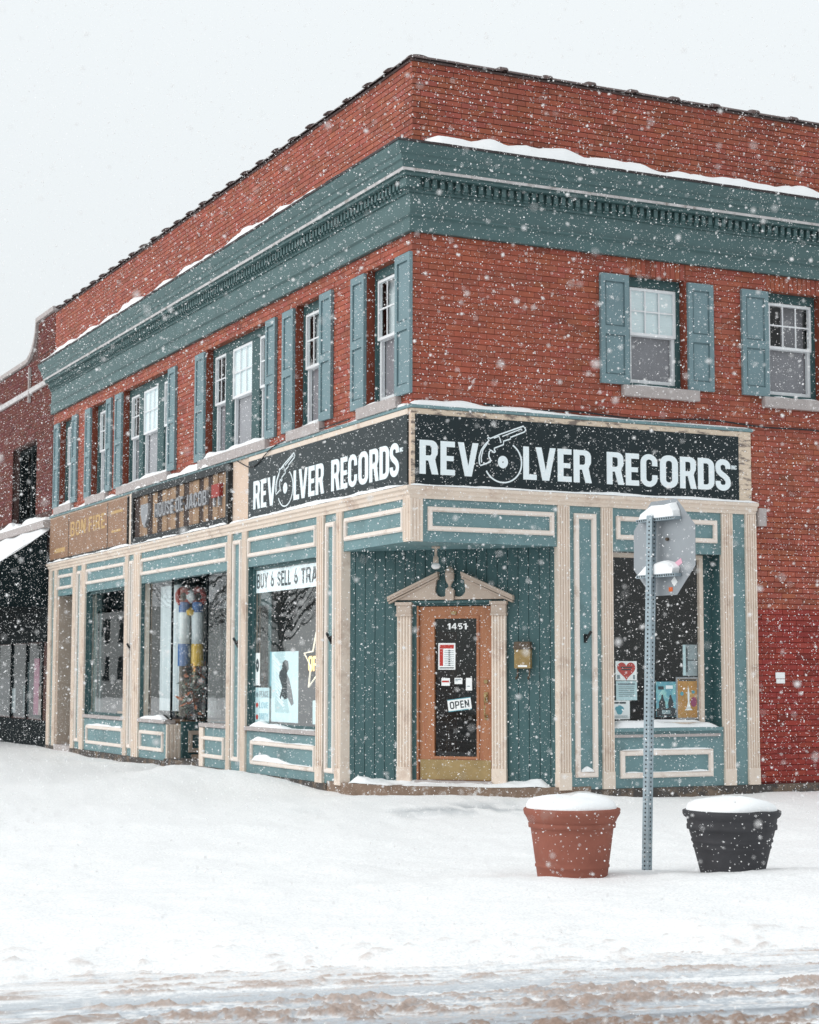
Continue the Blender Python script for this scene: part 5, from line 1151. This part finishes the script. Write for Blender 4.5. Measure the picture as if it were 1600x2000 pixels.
# ------------------------------------------------------------------ far side of the street, mirrored in the shop windows
mat('siding', (0.45, 0.46, 0.45), 0.8, 0.1); mat('bark', (0.06, 0.05, 0.045), 0.9, 0.3)
for k, (y, m, hgt, lab) in enumerate(((90, 'siding', 5.6, 'tall grey house across the side street'),)):
    h_ = thing('house', lab, 'house')
    B('wall', m, h_, 'W', (-34, -24, y, y+11, -0.4, hgt))
    b = MB(); b.v = [(-34.4, y-0.4, hgt), (-23.6, y-0.4, hgt), (-29, y-0.4, hgt+3.2), (-34.4, y+11.4, hgt), (-23.6, y+11.4, hgt), (-29, y+11.4, hgt+3.2)]; b.f = [(0, 1, 2), (3, 5, 4), (1, 4, 5, 2), (0, 2, 5, 3), (0, 3, 4, 1)]; b.t = [None]*5; b.build('roof', 'snow_cap', h_)
    for q in range(3):
        for zz in (1.0, 3.4): B('window', 'dark_frame', h_, 'W', (-23.99, -23.9, y+1.2+3.4*q, y+2.6+3.4*q, zz, zz+1.5))
def bare_tree(x, y, H, lab):
    t_ = thing('bare_tree', lab, 'tree', group='bare trees across the side street'); trunk = MB(); crown = MB()
    trunk.tube([(x, y, -0.4), (x+0.05, y, H*0.3), (x, y+0.1, H*0.62), (x+0.1, y, H*0.95)], [0.22, 0.17, 0.10, 0.02], 7)
    for q in range(46):
        a = random.uniform(0, 6.28); z0 = random.uniform(0.28, 0.85)*H; L = (1.05-z0/H)*H*0.55; p0 = Vector((x, y, z0)); d = Vector((math.cos(a), math.sin(a), random.uniform(0.5, 1.1))).normalized()
        p1 = p0+d*L*0.55; p2 = p0+d*L+Vector((0, 0, 0.1*L)); crown.tube([p0, p1, p2], [0.05, 0.03, 0.008], 4)
        for w_ in range(4): e = (d+Vector((random.gauss(0, .6), random.gauss(0, .6), random.gauss(0, .4)))).normalized()*L*0.4; st_ = p0+d*L*random.uniform(0.4, 0.95); crown.tube([st_, st_+e], [0.016, 0.005], 3)
    trunk.build('trunk', 'bark', t_); crown.build('crown', 'bark', t_)
for (x, y, H) in ((-17, 47, 8), (-19, 63, 9.5), (-17, 84, 8.5)): bare_tree(x, y, H, ['slender leafless street tree across the side street', 'tallest leafless street tree across the side street', 'leafless street tree near the tall grey house'][int((y-47)//16)])

# ------------------------------------------------------------------ falling snow
N = 430000
r = (rng.random(N)*(30.0**3-2.2**3)+2.2**3)**(1/3)
tx = (rng.random(N)*2-1)*0.32; ty = (rng.random(N)*2-1)*0.36
base = np.array(CAM)+r[:, None]*(np.array(Fv)+tx[:, None]*np.array(Rv)+ty[:, None]*np.array(Uv))
ok = ~((base[:, 0] > -0.12) & (base[:, 1] > -0.12)) & (base[:, 2] > snow_h(base[:, 0], base[:, 1])+0.02)
base = base[ok]; n_ = len(base)
sz = np.exp(rng.normal(math.log(0.0025), 0.45, n_)).clip(0.0012, 0.0062)
# each flake: three thin irregular crystal plates crossing one another
plv = np.array([(1, 0, 0), (0, 1, 0), (-1, 0, 0), (0, -1, 0), (1, 0, 0), (0, 0, 1), (-1, 0, 0), (0, 0, -1), (0, 1, 0), (0, 0, 1), (0, -1, 0), (0, 0, -1)], float)
plf = np.array([(0, 1, 2), (0, 2, 3), (4, 5, 6), (4, 6, 7), (8, 9, 10), (8, 10, 11)])
q = rng.normal(size=(n_, 3, 3)); q[:, 0] /= np.linalg.norm(q[:, 0], axis=1)[:, None]
q[:, 1] -= (q[:, 1]*q[:, 0]).sum(1)[:, None]*q[:, 0]; q[:, 1] /= np.linalg.norm(q[:, 1], axis=1)[:, None]; q[:, 2] = np.cross(q[:, 0], q[:, 1])
axs = rng.uniform(0.5, 1.45, (n_, 12))
v = np.einsum('ki,nij->nkj', plv, q)*axs[:, :, None]*sz[:, None, None] + base[:, None, :]
f = (plf[None]+12*np.arange(n_)[:, None, None]).reshape(-1, 3)
me = bpy.data.meshes.new('falling_snow'); v = v.reshape(-1, 3)
me.vertices.add(len(v)); me.vertices.foreach_set('co', v.ravel().astype(np.float32))
me.loops.add(f.size); me.loops.foreach_set('vertex_index', f.ravel().astype(np.int32))
me.polygons.add(len(f)); me.polygons.foreach_set('loop_start', np.arange(0, f.size, 3, dtype=np.int32))
me.update(calc_edges=True); me.materials.append(M['flake'])
tag(link('falling_snow', me), 'white snowflakes drifting through the air before the building', 'snow', kind='stuff')
